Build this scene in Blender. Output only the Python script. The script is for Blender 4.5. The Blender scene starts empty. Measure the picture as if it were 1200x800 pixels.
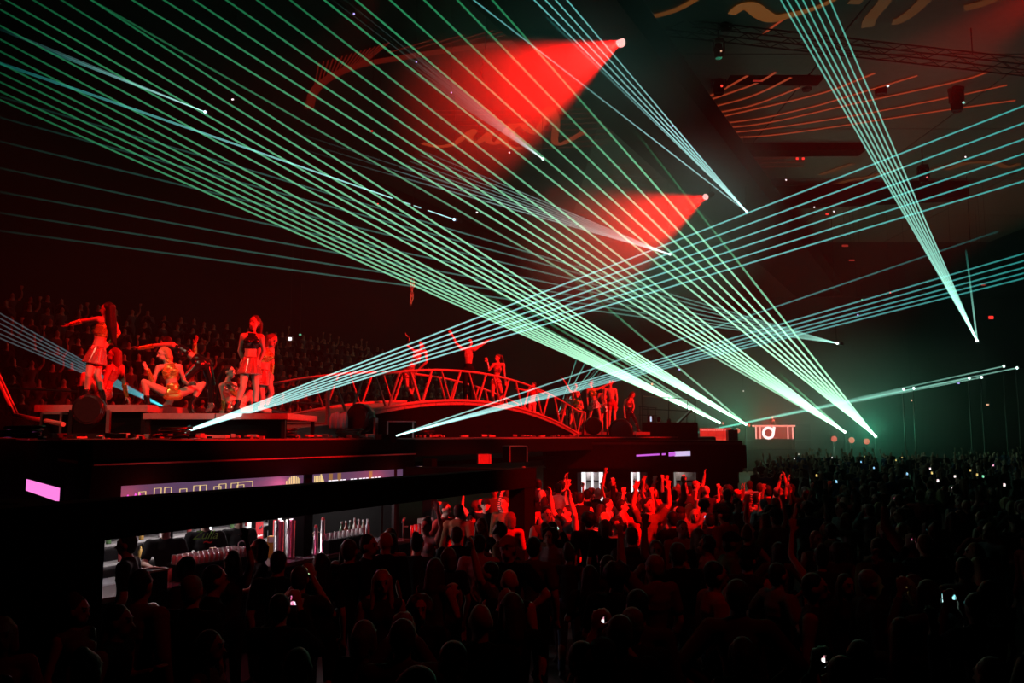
import bpy, bmesh, math, random
import numpy as np
from mathutils import Vector, Matrix, Quaternion

random.seed(7)
rng = np.random.default_rng(7)
SC = bpy.context.scene
COL = SC.collection
V = Vector
PI = math.pi

# ------------------------------------------------------------------ camera
F_PX, HZ, CAM_H = 1000.0, 510.0, 2.95
PITCH = math.atan((HZ - 400.0) / F_PX)
cam_data = bpy.data.cameras.new('camera')
cam_data.sensor_width = 36.0
cam_data.lens = 36.0 * F_PX / 1200.0
cam_data.clip_end = 400
cam = bpy.data.objects.new('camera', cam_data)
COL.objects.link(cam)
cam.location = (0, 0, CAM_H)
cam.rotation_euler = (PI / 2 + PITCH, 0, 0)
SC.camera = cam

def ray(px, py):
    x, y = (px - 600.0) / F_PX, (400.0 - py) / F_PX
    return V((x, math.cos(PITCH) - math.sin(PITCH) * y, math.sin(PITCH) + math.cos(PITCH) * y))
def at(px, py, Y):
    d = ray(px, py)
    return V((0, 0, CAM_H)) + d * (Y / d.y)
def at_z(px, py, Z):
    d = ray(px, py)
    return V((0, 0, CAM_H)) + d * ((Z - CAM_H) / d.z)
U = V((0.454, 0.891, 0)).normalized()      # the long axis of the bar island
N = V((U.y, -U.x, 0))                      # towards the crowd side
def uv(t, v, z):
    return U * t + N * v + V((0, 0, z))
YAW_U = math.atan2(U.y, U.x)

# ------------------------------------------------------------------ view, world (haze) and lamps
SC.view_settings.view_transform = 'Standard'
SC.view_settings.look = 'None'
SC.view_settings.exposure = 0.0
SC.view_settings.gamma = 1.0
SC.view_settings.use_curve_mapping = False
cy = SC.cycles
cy.use_denoising = True
cy.max_bounces = 4
cy.diffuse_bounces = 0
cy.glossy_bounces = 2
cy.transmission_bounces = 6
cy.transparent_max_bounces = 96
cy.volume_bounces = 0
cy.sample_clamp_indirect = 0.5
cy.caustics_reflective = False
cy.caustics_refractive = False

world = bpy.data.worlds.new('arena_air')
SC.world = world
world.use_nodes = True
wn = world.node_tree
wn.nodes.clear()
wo = wn.nodes.new('ShaderNodeOutputWorld')
wb = wn.nodes.new('ShaderNodeBackground')
wb.inputs['Color'].default_value = (0.0004, 0.0001, 0.0001, 1)
wb.inputs['Strength'].default_value = 1.0
wv = wn.nodes.new('ShaderNodeVolumeScatter')
wv.inputs['Color'].default_value = (1, 1, 1, 1)
wv.inputs['Density'].default_value = 0.0009
wv.inputs['Anisotropy'].default_value = 0.1
wn.links.new(wb.outputs[0], wo.inputs['Surface'])
wn.links.new(wv.outputs[0], wo.inputs['Volume'])

RED = (1.0, 0.004, 0.003)
def lamp(name, kind, loc, power, color, aim=None, angle=40, blend=0.5, radius=0.1):
    d = bpy.data.lights.new(name, kind)
    d.energy = power
    d.color = color
    if kind == 'SPOT':
        d.spot_size = math.radians(angle)
        d.spot_blend = blend
    if hasattr(d, 'shadow_soft_size'):
        d.shadow_soft_size = radius
    o = bpy.data.objects.new(name, d)
    COL.objects.link(o)
    o.location = loc
    if aim is not None:
        o.rotation_euler = (V(aim) - V(loc)).to_track_quat('-Z', 'Y').to_euler()
    return o

# the two red beams seen in the haze
BEAM_A = at(726, 50, 31)
BEAM_B = at(826, 231, 46)
AIM_A = at(0, 405, 17)
AIM_B = at(200, 505, 26)
lamp('red_beam_spot', 'SPOT', BEAM_A, 60000, RED, AIM_A, 31, 0.6, 0.12)
lamp('red_beam_spot', 'SPOT', BEAM_B, 42000, RED, AIM_B, 34, 0.65, 0.12)
# red stage wash from the rig above the crowd, out of view
lamp('stage_wash_spot', 'SPOT', (8.5, 10.0, 9.5), 26000, RED, uv(9.9, -10.8, 4.2), 22, 0.4, 0.2)
lamp('stage_wash_spot', 'SPOT', (-12, 11, 11), 4000, RED, (-5.6, 14.4, 3.8), 30, 0.6, 0.2)
lamp('stage_wash_spot', 'SPOT', (11.0, 16, 12), 34000, RED, (-1.0, 24.5, 4.2), 40, 0.5, 0.2)
lamp('stage_wash_spot', 'SPOT', (19, 22, 12), 48000, RED, (3.4, 31, 4.3), 18, 0.6, 0.2)
# red wash over the crowd in front of the second bar
lamp('crowd_wash_spot', 'SPOT', (6.5, 8, 8), 26000, RED, (0.3, 16.6, 1.2), 25, 0.8, 0.3)
lamp('crowd_wash_spot', 'SPOT', (10, 13.5, 9.5), 20000, RED, (3.6, 21.5, 1.2), 26, 0.8, 0.3)
lamp('crowd_wash_spot', 'SPOT', (3, 5, 9), 110, RED, (-1, 11, 1.2), 70, 0.9, 0.3)
# warm followspots on the first platform and the far group
lamp('follow_spot', 'SPOT', (-5.5, 4.5, 12), 1300, (1.0, 0.74, 0.48), uv(9.0, -10.9, 3.9), 17, 0.5, 0.2)
lamp('follow_spot', 'SPOT', (8, -4, 10), 900, (1.0, 0.75, 0.6), (3.0, 31, 3.8), 5, 0.5, 0.2)
# tribune glow
lamp('tribune_wash_spot', 'SPOT', (-4, 24, 16), 1700, RED, (-15, 36, 6), 60, 0.8, 0.3)
# added unseen fill on the ceiling canvas so the trusses stand out
lamp('ceiling_fill_spot', 'SPOT', (27, 38, 14), 110, (.9, .95, .7), (14, 43, 21), 75, .9, .3)
# far stage
lamp('booth_glow', 'POINT', at(900, 496, 71), 380, RED, radius=0.6)
lamp('laser_glow', 'POINT', at(1018, 502, 68.5), 420, (0.01, 1.0, 0.5), radius=0.8)
lamp('laser_glow', 'POINT', at(864, 490, 67.5), 260, (0.01, 1.0, 0.45), radius=0.8)

# ------------------------------------------------------------------ materials
MATS = {}
def mat(name, color, rough=0.6, metal=0.0, var=0.25, scale=18.0, bump=0.15, spec=0.5):
    if name in MATS: return MATS[name]
    m = bpy.data.materials.new(name)
    m.use_nodes = True
    nt = m.node_tree
    b = nt.nodes['Principled BSDF']
    b.inputs['Roughness'].default_value = rough
    b.inputs['Metallic'].default_value = metal
    b.inputs['Specular IOR Level'].default_value = spec
    tc = nt.nodes.new('ShaderNodeTexCoord')
    no = nt.nodes.new('ShaderNodeTexNoise')
    no.inputs['Scale'].default_value = scale
    no.inputs['Detail'].default_value = 4
    nt.links.new(tc.outputs['Object'], no.inputs['Vector'])
    mx = nt.nodes.new('ShaderNodeMix'); mx.data_type = 'RGBA'
    c = tuple(color) + (1,)
    mx.inputs['A'].default_value = tuple(x * (1 - var) for x in color) + (1,)
    mx.inputs['B'].default_value = tuple(min(1, x * (1 + var)) for x in color) + (1,)
    nt.links.new(no.outputs['Fac'], mx.inputs['Factor'])
    nt.links.new(mx.outputs['Result'], b.inputs['Base Color'])
    if bump:
        bp = nt.nodes.new('ShaderNodeBump')
        bp.inputs['Strength'].default_value = bump
        bp.inputs['Distance'].default_value = 0.01
        nt.links.new(no.outputs['Fac'], bp.inputs['Height'])
        nt.links.new(bp.outputs['Normal'], b.inputs['Normal'])
    MATS[name] = m
    return m

def sequin(name, color, rough=0.22):
    m = bpy.data.materials.new(name); m.use_nodes = True
    nt = m.node_tree; b = nt.nodes['Principled BSDF']
    b.inputs['Base Color'].default_value = tuple(color) + (1,)
    b.inputs['Metallic'].default_value = 0.75
    b.inputs['Roughness'].default_value = rough
    tc = nt.nodes.new('ShaderNodeTexCoord')
    vo = nt.nodes.new('ShaderNodeTexVoronoi'); vo.inputs['Scale'].default_value = 60
    nt.links.new(tc.outputs['Object'], vo.inputs['Vector'])
    bp = nt.nodes.new('ShaderNodeBump'); bp.inputs['Strength'].default_value = 0.9; bp.inputs['Distance'].default_value = 0.02
    nt.links.new(vo.outputs['Color'], bp.inputs['Height'])
    nt.links.new(bp.outputs['Normal'], b.inputs['Normal'])
    MATS[name] = m
    return m

def glow(name, color, strength, sample=False):
    if name in MATS: return MATS[name]
    m = bpy.data.materials.new(name); m.use_nodes = True
    nt = m.node_tree; b = nt.nodes['Principled BSDF']
    b.inputs['Base Color'].default_value = (0.02, 0.02, 0.02, 1)
    b.inputs['Emission Color'].default_value = tuple(color) + (1,)
    b.inputs['Emission Strength'].default_value = strength
    if not sample:
        m.cycles.emission_sampling = 'NONE'
    MATS[name] = m
    return m

def screen_mat(name, c1, c2, c3, strength, scale):
    """a small lit display: coloured blotches on a dark picture"""
    m = bpy.data.materials.new(name); m.use_nodes = True
    nt = m.node_tree; b = nt.nodes['Principled BSDF']
    b.inputs['Base Color'].default_value = (0.01, 0.01, 0.01, 1)
    tc = nt.nodes.new('ShaderNodeTexCoord')
    no = nt.nodes.new('ShaderNodeTexNoise'); no.inputs['Scale'].default_value = scale; no.inputs['Detail'].default_value = 1
    nt.links.new(tc.outputs['Object'], no.inputs['Vector'])
    cr = nt.nodes.new('ShaderNodeValToRGB')
    cr.color_ramp.interpolation = 'EASE'
    e = cr.color_ramp.elements
    e[0].position = 0.36; e[0].color = tuple(c1) + (1,)
    e[1].position = 0.64; e[1].color = tuple(c3) + (1,)
    n = e.new(0.5); n.color = tuple(c2) + (1,)
    nt.links.new(no.outputs['Fac'], cr.inputs['Fac'])
    nt.links.new(cr.outputs['Color'], b.inputs['Emission Color'])
    b.inputs['Emission Strength'].default_value = strength
    m.cycles.emission_sampling = 'NONE'
    MATS[name] = m
    return m

def beam_mat(name, c_src, c_end):
    """light scattered along a laser beam: adds to whatever lies behind it"""
    m = bpy.data.materials.new(name); m.use_nodes = True
    nt = m.node_tree; nt.nodes.clear()
    out = nt.nodes.new('ShaderNodeOutputMaterial')
    add = nt.nodes.new('ShaderNodeAddShader')
    em = nt.nodes.new('ShaderNodeEmission')
    tr = nt.nodes.new('ShaderNodeBsdfTransparent')
    fa = nt.nodes.new('ShaderNodeAttribute'); fa.attribute_name = 'fade'
    mx = nt.nodes.new('ShaderNodeMix'); mx.data_type = 'RGBA'
    mx.inputs['A'].default_value = tuple(c_end) + (1,)
    mx.inputs['B'].default_value = tuple(c_src) + (1,)
    nt.links.new(fa.outputs['Fac'], mx.inputs['Factor'])
    po = nt.nodes.new('ShaderNodeAttribute'); po.attribute_name = 'power'
    nt.links.new(mx.outputs['Result'], em.inputs['Color'])
    nt.links.new(po.outputs['Fac'], em.inputs['Strength'])
    nt.links.new(em.outputs[0], add.inputs[0]); nt.links.new(tr.outputs[0], add.inputs[1])
    nt.links.new(add.outputs[0], out.inputs['Surface'])
    m.cycles.emission_sampling = 'NONE'
    MATS[name] = m
    return m

M_BLACK = mat('black_paint', (0.005, 0.005, 0.005), 0.85, spec=0.02)
M_BLACK2 = mat('black_metal', (0.02, 0.02, 0.022), 0.4, 0.6)
M_STEEL = mat('steel', (0.55, 0.55, 0.57), 0.3, 0.9)
M_DECK = mat('deck_board', (0.16, 0.14, 0.13), 0.55, var=0.35, scale=9)
M_LIP = mat('platform_edge', (0.35, 0.3, 0.28), 0.45, var=0.3, scale=12)
M_RAIL = mat('bridge_timber', (0.45, 0.32, 0.26), 0.5, var=0.3, scale=22)
M_FLOOR = mat('concrete_floor', (0.05, 0.048, 0.047), 0.75, scale=3, spec=0.1)
M_WALL = mat('dark_wall', (0.006, 0.0055, 0.006), 0.95, scale=2, spec=0.1)
M_CEIL = mat('dark_ceiling', (0.012, 0.012, 0.013), 0.9, scale=1.5)
M_CANVAS = mat('grey_canvas', (0.14, 0.15, 0.135), 0.85, scale=2.5, var=0.15)
M_COUNTER = mat('counter_top', (0.14, 0.11, 0.13), 0.2, scale=30, var=0.15)
M_SKIN = mat('skin_fair', (0.62, 0.42, 0.33), 0.5, var=0.08, scale=25, bump=0.05, spec=0.25)
M_SKIN2 = mat('skin_tan', (0.48, 0.3, 0.22), 0.5, var=0.08, scale=25, bump=0.05, spec=0.25)
M_SKIN3 = mat('skin_brown', (0.24, 0.14, 0.1), 0.5, var=0.08, scale=25, bump=0.05, spec=0.25)
M_EYE = mat('eye_dark', (0.03, 0.02, 0.02), 0.3, bump=0)
M_LIPS = mat('lips', (0.45, 0.12, 0.12), 0.4, bump=0)
M_SHOE = mat('shoe_black', (0.02, 0.02, 0.02), 0.35)
M_HAIR = {k: mat('hair_' + k, c, 0.5, var=0.45, scale=45, bump=0.5, spec=0.2) for k, c in
          {'dark': (0.02, 0.012, 0.01), 'brown': (0.09, 0.045, 0.025), 'auburn': (0.2, 0.06, 0.03), 'blonde': (0.5, 0.33, 0.16), 'grey': (0.3, 0.29, 0.28)}.items()}
M_GOLD = sequin('gold_sequins', (0.95, 0.68, 0.16))
M_REDSEQ = sequin('red_gold_sequins', (0.95, 0.35, 0.3))
M_SILVER = sequin('silver_sequins', (0.8, 0.85, 0.82))
M_LEATHER = mat('black_leather', (0.015, 0.015, 0.017), 0.22, var=0.2)
CLOTH = {k: mat('cloth_' + k, c, 0.9, var=0.2, scale=60, bump=0.25, spec=0.06) for k, c in
         {'black': (0.014, 0.014, 0.015), 'charcoal': (0.05, 0.05, 0.055), 'white': (0.72, 0.7, 0.68), 'grey': (0.26, 0.25, 0.25), 'red': (0.5, 0.05, 0.05),
          'navy': (0.03, 0.04, 0.09), 'olive': (0.12, 0.11, 0.05), 'brown': (0.17, 0.09, 0.05), 'denim': (0.07, 0.09, 0.14)}.items()}
def striped():
    m = bpy.data.materials.new('cloth_striped'); m.use_nodes = True
    nt = m.node_tree; b = nt.nodes['Principled BSDF']; b.inputs['Roughness'].default_value = 0.85
    tc = nt.nodes.new('ShaderNodeTexCoord'); w = nt.nodes.new('ShaderNodeTexWave'); w.bands_direction = 'Z'
    w.inputs['Scale'].default_value = 8
    cr = nt.nodes.new('ShaderNodeValToRGB'); cr.color_ramp.interpolation = 'CONSTANT'
    cr.color_ramp.elements[0].color = (0.02, 0.02, 0.02, 1); cr.color_ramp.elements[1].position = 0.5; cr.color_ramp.elements[1].color = (0.7, 0.66, 0.62, 1)
    nt.links.new(tc.outputs['Object'], w.inputs['Vector']); nt.links.new(w.outputs['Color'], cr.inputs['Fac']); nt.links.new(cr.outputs['Color'], b.inputs['Base Color'])
    return m
CLOTH['striped'] = striped()

# ------------------------------------------------------------------ object helpers
def tag(o, label=None, cat=None, group=None, kind=None):
    if label: o['label'] = label
    if cat: o['category'] = cat
    if group: o['group'] = group
    if kind: o['kind'] = kind
    return o
def link(name, me, parent=None, loc=None):
    o = bpy.data.objects.new(name, me)
    COL.objects.link(o)
    if parent is not None: o.parent = parent
    if loc is not None: o.location = loc
    return o
def empty(name, loc, label, cat, group=None, rz=0.0):
    o = link(name, None, None, loc)
    o.rotation_euler.z = rz
    return tag(o, label, cat, group)

class MB:
    """collects simple solids, then links them as one mesh object"""
    def __init__(s): s.v, s.f = [], []
    def add(s, v, f):
        n = len(s.v); s.v += [tuple(p) for p in v]; s.f += [tuple(i + n for i in q) for q in f]; return s
    def box(s, c, size, rz=0.0, rx=0.0, ry=0.0):
        m = Matrix.Translation(V(c)) @ Matrix.Rotation(rz, 4, 'Z') @ Matrix.Rotation(rx, 4, 'X') @ Matrix.Rotation(ry, 4, 'Y')
        h = V(size) / 2
        v = [m @ V((x * h.x, y * h.y, z * h.z)) for x in (-1, 1) for y in (-1, 1) for z in (-1, 1)]
        return s.add(v, [(0, 1, 3, 2), (4, 6, 7, 5), (0, 4, 5, 1), (2, 3, 7, 6), (0, 2, 6, 4), (1, 5, 7, 3)])
    def hexa(s, lo, hi):
        """solid between two loops of points with equal length"""
        n = len(lo)
        f = [tuple(range(n - 1, -1, -1)), tuple(range(n, 2 * n))] + [(i, (i + 1) % n, n + (i + 1) % n, n + i) for i in range(n)]
        return s.add(list(lo) + list(hi), f)
    def tube(s, pts, r, n=8, caps=True):
        pts = [V(p) for p in pts]
        rs = r if isinstance(r, (list, tuple)) else [r] * len(pts)
        v, f = [], []
        a = None
        for i, p in enumerate(pts):
            d = (pts[min(i + 1, len(pts) - 1)] - pts[max(i - 1, 0)]).normalized()
            if a is None:
                a = d.orthogonal().normalized()
            else:
                a = (a - d * a.dot(d)).normalized()
            b = d.cross(a)
            for k in range(n):
                w = 2 * PI * k / n
                v.append(p + (a * math.cos(w) + b * math.sin(w)) * rs[i])
        for i in range(len(pts) - 1):
            for k in range(n):
                f.append((i * n + k, i * n + (k + 1) % n, (i + 1) * n + (k + 1) % n, (i + 1) * n + k))
        if caps:
            f.append(tuple(range(n - 1, -1, -1))); f.append(tuple((len(pts) - 1) * n + k for k in range(n)))
        return s.add(v, f)
    def lathe(s, prof, c=(0, 0, 0), n=14):
        return s.tube([V(c) + V((0, 0, z)) for r, z in prof], [max(r, 1e-4) for r, z in prof], n)
    def build(s, name, m, parent=None, loc=None, smooth=False, bevel=0.0):
        me = bpy.data.meshes.new(name)
        me.from_pydata(s.v, [], s.f)
        bm = bmesh.new(); bm.from_mesh(me)
        bmesh.ops.recalc_face_normals(bm, faces=bm.faces[:])
        if bevel:
            bmesh.ops.bevel(bm, geom=bm.edges[:], offset=bevel, segments=2, affect='EDGES', clamp_overlap=True)
        bm.to_mesh(me); bm.free()
        if smooth:
            me.polygons.foreach_set('use_smooth', [True] * len(me.polygons))
        if m is not None: me.materials.append(m)
        return link(name, me, parent, loc)
def box(name, c, size, m, parent=None, rz=0.0, bevel=0.0, **k):
    """a box whose origin sits at its own centre"""
    o = MB().box((0, 0, 0), size, **k).build(name, m, parent, V(c), bevel=bevel)
    o.rotation_euler.z = rz
    return o
def text(name, body, size, m, parent, loc, rot, shear=0.0, depth=0.004, fit=None):
    cu = bpy.data.curves.new(name, 'FONT')
    cu.body = body; cu.size = size; cu.extrude = depth; cu.shear = shear; cu.align_x = 'CENTER'; cu.align_y = 'CENTER'
    cu.resolution_u = 3
    t = bpy.data.objects.new(name, cu); COL.objects.link(t)
    me = bpy.data.meshes.new_from_object(t.evaluated_get(bpy.context.evaluated_depsgraph_get()))
    bpy.data.objects.remove(t)
    me.materials.clear(); me.materials.append(m)
    o = link(name, me, parent, loc); o.rotation_euler = rot
    return o
# ------------------------------------------------------------------ the hall
def structure(o): return tag(o, kind='structure')
structure(MB().box((15, 45, -0.1), (150, 140, 0.2)).build('floor', M_FLOOR))
structure(MB().box((15, 45, 21.3), (150, 140, 0.4)).build('ceiling', M_CEIL))
structure(MB().box((15, 112, 10.5), (150, 0.6, 21.5)).build('wall_back', M_WALL))
structure(MB().box((78, 45, 10.5), (0.6, 134, 21.5)).build('wall_right', M_WALL))
wl = MB()
a, b = uv(-25, -36, 0), uv(120, -36, 0)
wl.box((a + b) / 2 + V((0, 0, 10.5)), (145, 0.6, 21.5), rz=YAW_U)
structure(wl.build('wall_left', M_WALL))

# stepped grandstand beyond the stage
gs = empty('grandstand', uv(22, -26, 0), 'dark stepped grandstand full of seated spectators behind the stage', 'grandstand', rz=YAW_U)
ROWS = 9
def row_vz(i): return -23.0 - 1.15 * i, 2.9 + 0.6 * i
for i in range(ROWS):
    v, z = row_vz(i)
    box('tier', (0, -(v + 26), z / 2), (48, 1.15, z), M_WALL, gs)
MB().tube([(-24, -3.7, 4.2), (24, -3.7, 4.2)], 0.03, 6).build('guard_rail', M_BLACK2, gs)

# ------------------------------------------------------------------ bar island with the stage on its roof
CORNER = at(105, 536, 9.95); CORNER.z = 0
LDIR = V((-0.6, 0.8, 0))
ZD = 2.9
st = empty('bar_island', uv(15, -12, 0), 'long black bar island carrying the red lit stage on its roof', 'bar')
st_inv = -st.location
def S(p): return V(p) + st_inv
FRONT_V = N.dot(CORNER)                    # v of the roof edge
T0 = U.dot(CORNER)
def roof_poly(inset, z):
    c0 = CORNER - N * inset + U * (0.2 * inset)
    p = [c0, c0 + U * (37.5 - T0), uv(37.5, -18, 0), uv(12, -18, 0), CORNER + LDIR * 13 - N * inset]
    return [S((q.x, q.y, z)) for q in p]
MB().hexa(roof_poly(0.25, 2.55), roof_poly(0.25, ZD - 0.03)).build('roof_slab', M_BLACK, st)
MB().hexa(roof_poly(0.3, ZD - 0.03), roof_poly(0.3, ZD)).build('stage_floor', M_DECK, st)
def on_line_t(px):
    r = ray(px, 572); c = r.x / r.y; b_ = N * -8.93
    return (c * b_.y - b_.x) / (U.x - c * U.y)
def fascia(p, q, z0, z1, th, name, m):
    p, q = V(p), V(q); d = q - p
    return box(name, S(((p + q) / 2).to_2d().to_3d() + V((0, 0, (z0 + z1) / 2))), (d.length, th, z1 - z0), m, st, rz=math.atan2(d.y, d.x))
cend = CORNER + U * (uv(13.35, 0, 0).dot(U) - T0)
fascia(CORNER, cend, 2.35, 2.88, 0.10, 'fascia', M_BLACK)
fascia(CORNER - U * .02, CORNER + U * (on_line_t(137) - T0 - .03), 1.95, 2.36, 0.10, 'header_end', M_BLACK)
fascia(CORNER, cend, 2.60, 2.62, 0.16, 'edge_strip', M_LIP)
fascia(CORNER, CORNER + LDIR * 12, 0, 2.88, 0.10, 'fascia', M_BLACK)
fascia(CORNER + LDIR * 0.3, CORNER + LDIR * 12, 2.62, 2.65, 0.14, 'edge_strip', M_BLACK2)
fascia(cend, cend - N * 1.6, 2.3, 2.88, 0.10, 'fascia', M_BLACK)
fascia(cend - N * 1.6, cend - N * 1.6 + U * 14, 2.5, 2.9, 0.10, 'fascia', M_BLACK)
# outer frame: the long beam, its posts and the near end panel
VB = -6.4
bt0, bt1 = U.dot(at(-60, 600, 6.1)), U.dot(at(638, 560, 14.85))
def ubox(name, t0, t1, v0, v1, z0, z1, m, bevel=0.0):
    return box(name, S(uv((t0 + t1) / 2, (v0 + v1) / 2, (z0 + z1) / 2)), (t1 - t0, abs(v1 - v0), z1 - z0), m, st, rz=YAW_U, bevel=bevel)
ubox('canopy_beam', bt0, bt1, VB - 0.3, VB, 2.07, 2.40, M_BLACK)
ubox('end_panel', bt0, U.dot(at(131, 640, 7.33)), VB - 0.35, VB - 0.02, 0, 2.07, M_BLACK)
ubox('post', bt1 - 0.42, bt1, VB - 0.32, VB - 0.02, 0, 2.07, M_BLACK)
for t in (bt0 + 1.0, bt1 - 0.4):
    ubox('cross_beam', t, t + 0.3, -8.9, VB - 0.3, 2.12, 2.38, M_BLACK)
ubox('back_wall', 8.3, 13.2, -12.3, -12.2, 0, 2.5, mat('bar_back_wall', (0.13, 0.12, 0.125), 0.5))
ubox('bar_far_wall', 13.15, 13.3, -12.2, -9.4, 0, 2.5, M_BLACK)
ubox('lower_roof', 13.4, 24, -10.6, -9.9, 2.28, 2.36, M_BLACK)
# roof pillars seen among the bar fittings
for px in (360, 462, 507):
    p = at(px, 600, 14); k = (-8.95) / N.dot(p); q = p * k
    ubox('pillar', U.dot(q) - 0.1, U.dot(q) + 0.1, -9.12, -8.92, 0, 2.5, M_BLACK)

# pink lit panel on the end fascia
def on_line(px, a, d, py=590):
    """the point of the floor line a + d*k that shows in column px"""
    r = ray(px, py)
    c = r.x / r.y
    k = (c * a.y - a.x) / (d.x - c * d.y)
    return a + d * k
FN = V((-LDIR.y, LDIR.x, 0)) * -1
if FN.y > 0: FN = -FN
q0, q1 = on_line(38, CORNER, LDIR) + FN * 0.06, on_line(78, CORNER, LDIR) + FN * 0.06
ps = empty('light_sign', (q0 + q1) / 2 + V((0, 0, 2.2)), 'small glowing pink panel on the black end fascia', 'sign')
d = q1 - q0
ps.rotation_euler.z = math.atan2(d.y, d.x)
zt = CAM_H - (565 - HZ) / F_PX * ((q0.y + q1.y) / 2); zb = CAM_H - (579 - HZ) / F_PX * ((q0.y + q1.y) / 2)
box('housing', (0, 0, (zt + zb) / 2 - 2.2), (d.length + 0.04, 0.05, zt - zb + 0.05), M_BLACK, ps)
box('diffuser', (0, -0.03, (zt + zb) / 2 - 2.2), (d.length, 0.02, zt - zb), glow('pink_glow', (1.0, 0.22, 0.72), 1.1, True), ps)

# lit headers over the counter
M_PURPLE = glow('violet_screen', (0.13, 0.07, 0.15), 0.75)
M_GOLDLINE = glow('gold_line', (1.0, 0.72, 0.3), 0.85)
M_WHITEGLOW = glow('white_line', (1, 0.95, 1), 1.2)
M_PINKMARK = glow('pink_mark', (0.9, 0.1, 0.75), 1.0)
def header(px0, px1, label, first):
    vv = -8.93
    base = uv(0, vv, 0)
    a, b = on_line(px0, base, U), on_line(px1, base, U)
    L = (b - a).length
    e = empty('light_sign', (a + b) / 2 + V((0, 0, 2.2)), label, 'sign', 'lit headers over the counter', rz=YAW_U)
    H0, H1 = -0.20, 0.17
    box('panel', (0, -0.0, (H0 + H1) / 2), (L, 0.06, H1 - H0), M_PURPLE, e)
    MB().tube([(-L / 2, -0.035, H1 - 0.01), (L / 2 - 0.04, -0.035, H1 - 0.01), (L / 2, -0.035, H1 - 0.05), (L / 2, -0.035, H0)] if not first else [(-L / 2, -0.035, H1 - 0.01), (L / 2, -0.035, H1 - 0.01)], 0.011, 6).build('border_line', M_GOLDLINE, e)
    def X(px): return (on_line(px, base, U) - (a + b) / 2).dot(U)
    def key(x0, w, h0, h1, flip):
        p = [(x0, -0.034, h0), (x0, -0.034, h1), (x0 + w, -0.034, h1), (x0 + w, -0.034, h0), (x0 + w * 0.5, -0.034, h0), (x0 + w * 0.5, -0.034, (h0 + h1) / 2)]
        MB().tube(p, 0.0065, 5).build('meander', M_GOLDLINE, e)
    if first:
        for i, px in enumerate((160, 178, 190, 208, 224, 231, 248, 254, 268, 275)):
            key(X(px), X(px + 8) - X(px), -0.09, 0.09 if i % 3 else 0.06, i % 2)
        MB().tube([(X(276), -0.034, 0.0), (X(276), -0.034, 0.10), (X(293), -0.034, 0.10), (X(293), -0.034, 0.03)], 0.0065, 5).build('meander', M_GOLDLINE, e)
        for i, px in enumerate((144, 153, 158)):
            MB().hexa([(X(px), -0.036, -0.05), (X(px + 3.5), -0.036, -0.05), (X(px + 3.5), -0.03, -0.05), (X(px), -0.03, -0.05)],
                      [(X(px + 2.6), -0.036, 0.035 + 0.02 * (i > 0)), (X(px + 4), -0.036, 0.035), (X(px + 4), -0.03, 0.035), (X(px + 2.6), -0.03, 0.035)]).build('pink_mark', M_PINKMARK, e)
        for px in (306, 310, 314, 319, 323, 327):
            box('letter_top', (X(px), -0.034, -0.0), (0.05, 0.006, 0.02), M_WHITEGLOW, e)
        for i in range(9):
            px = 333 + i * 1.9
            h = 0.02 + 0.11 * math.sin(PI * (i + 1.5) / 12)
            box('column_mark', (X(px), -0.034, -0.02 + h / 2), (0.018, 0.006, h + 0.06), M_GOLDLINE, e)
    else:
        for i in range(5):
            box('column_mark', (X(366 + i * 1.8), -0.034, 0.05), (0.02, 0.006, 0.14), M_GOLDLINE, e)
        MB().hexa([(X(374), -0.036, -0.04), (X(379), -0.036, -0.04), (X(379), -0.03, -0.04), (X(374), -0.03, -0.04)],
                  [(X(373), -0.036, 0.14), (X(374), -0.036, 0.14), (X(374), -0.03, 0.14), (X(373), -0.03, 0.14)]).build('arch_mark', M_GOLDLINE, e)
        for px in (384, 388, 392, 397, 401, 410, 414, 420, 424, 428, 434, 438, 442):
            box('letter_top', (X(px), -0.034, 0.02), (0.07, 0.006, 0.03), M_WHITEGLOW, e)
        for px in (385, 395, 432, 474):
            box('amber_mark', (X(px), -0.0335, 0.08), (0.09, 0.004, 0.12), glow('amber_dim', (0.6, 0.3, 0.1), 0.5), e)
header(137, 353, 'long violet lit header with gold meander line over the counter', True)
header(365, 493, 'shorter violet lit header with rounded gold corner over the counter', False)

# counter and its fittings
ct = empty('bar_counter', uv(9.95, -9.0, 0), 'long bar counter with pale glossy top between customers and bartenders', 'counter', rz=YAW_U)
box('counter_top', (0, 0.05, 1.07), (6.4, 0.72, 0.06), M_COUNTER, ct, bevel=0.01)
for i in range(6):
    box('front_panel', (-2.65 + i * 1.06, -0.26, 0.52), (1.03, 0.05, 1.04), M_BLACK, ct, bevel=0.008)
box('carcass', (0, 0.1, 0.52), (6.3, 0.55, 1.02), M_BLACK, ct)
CTZ = 1.10
def on_v(px, v, z): 
    p = on_line(px, uv(0, v, 0), U); p.z = z; return p

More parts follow.
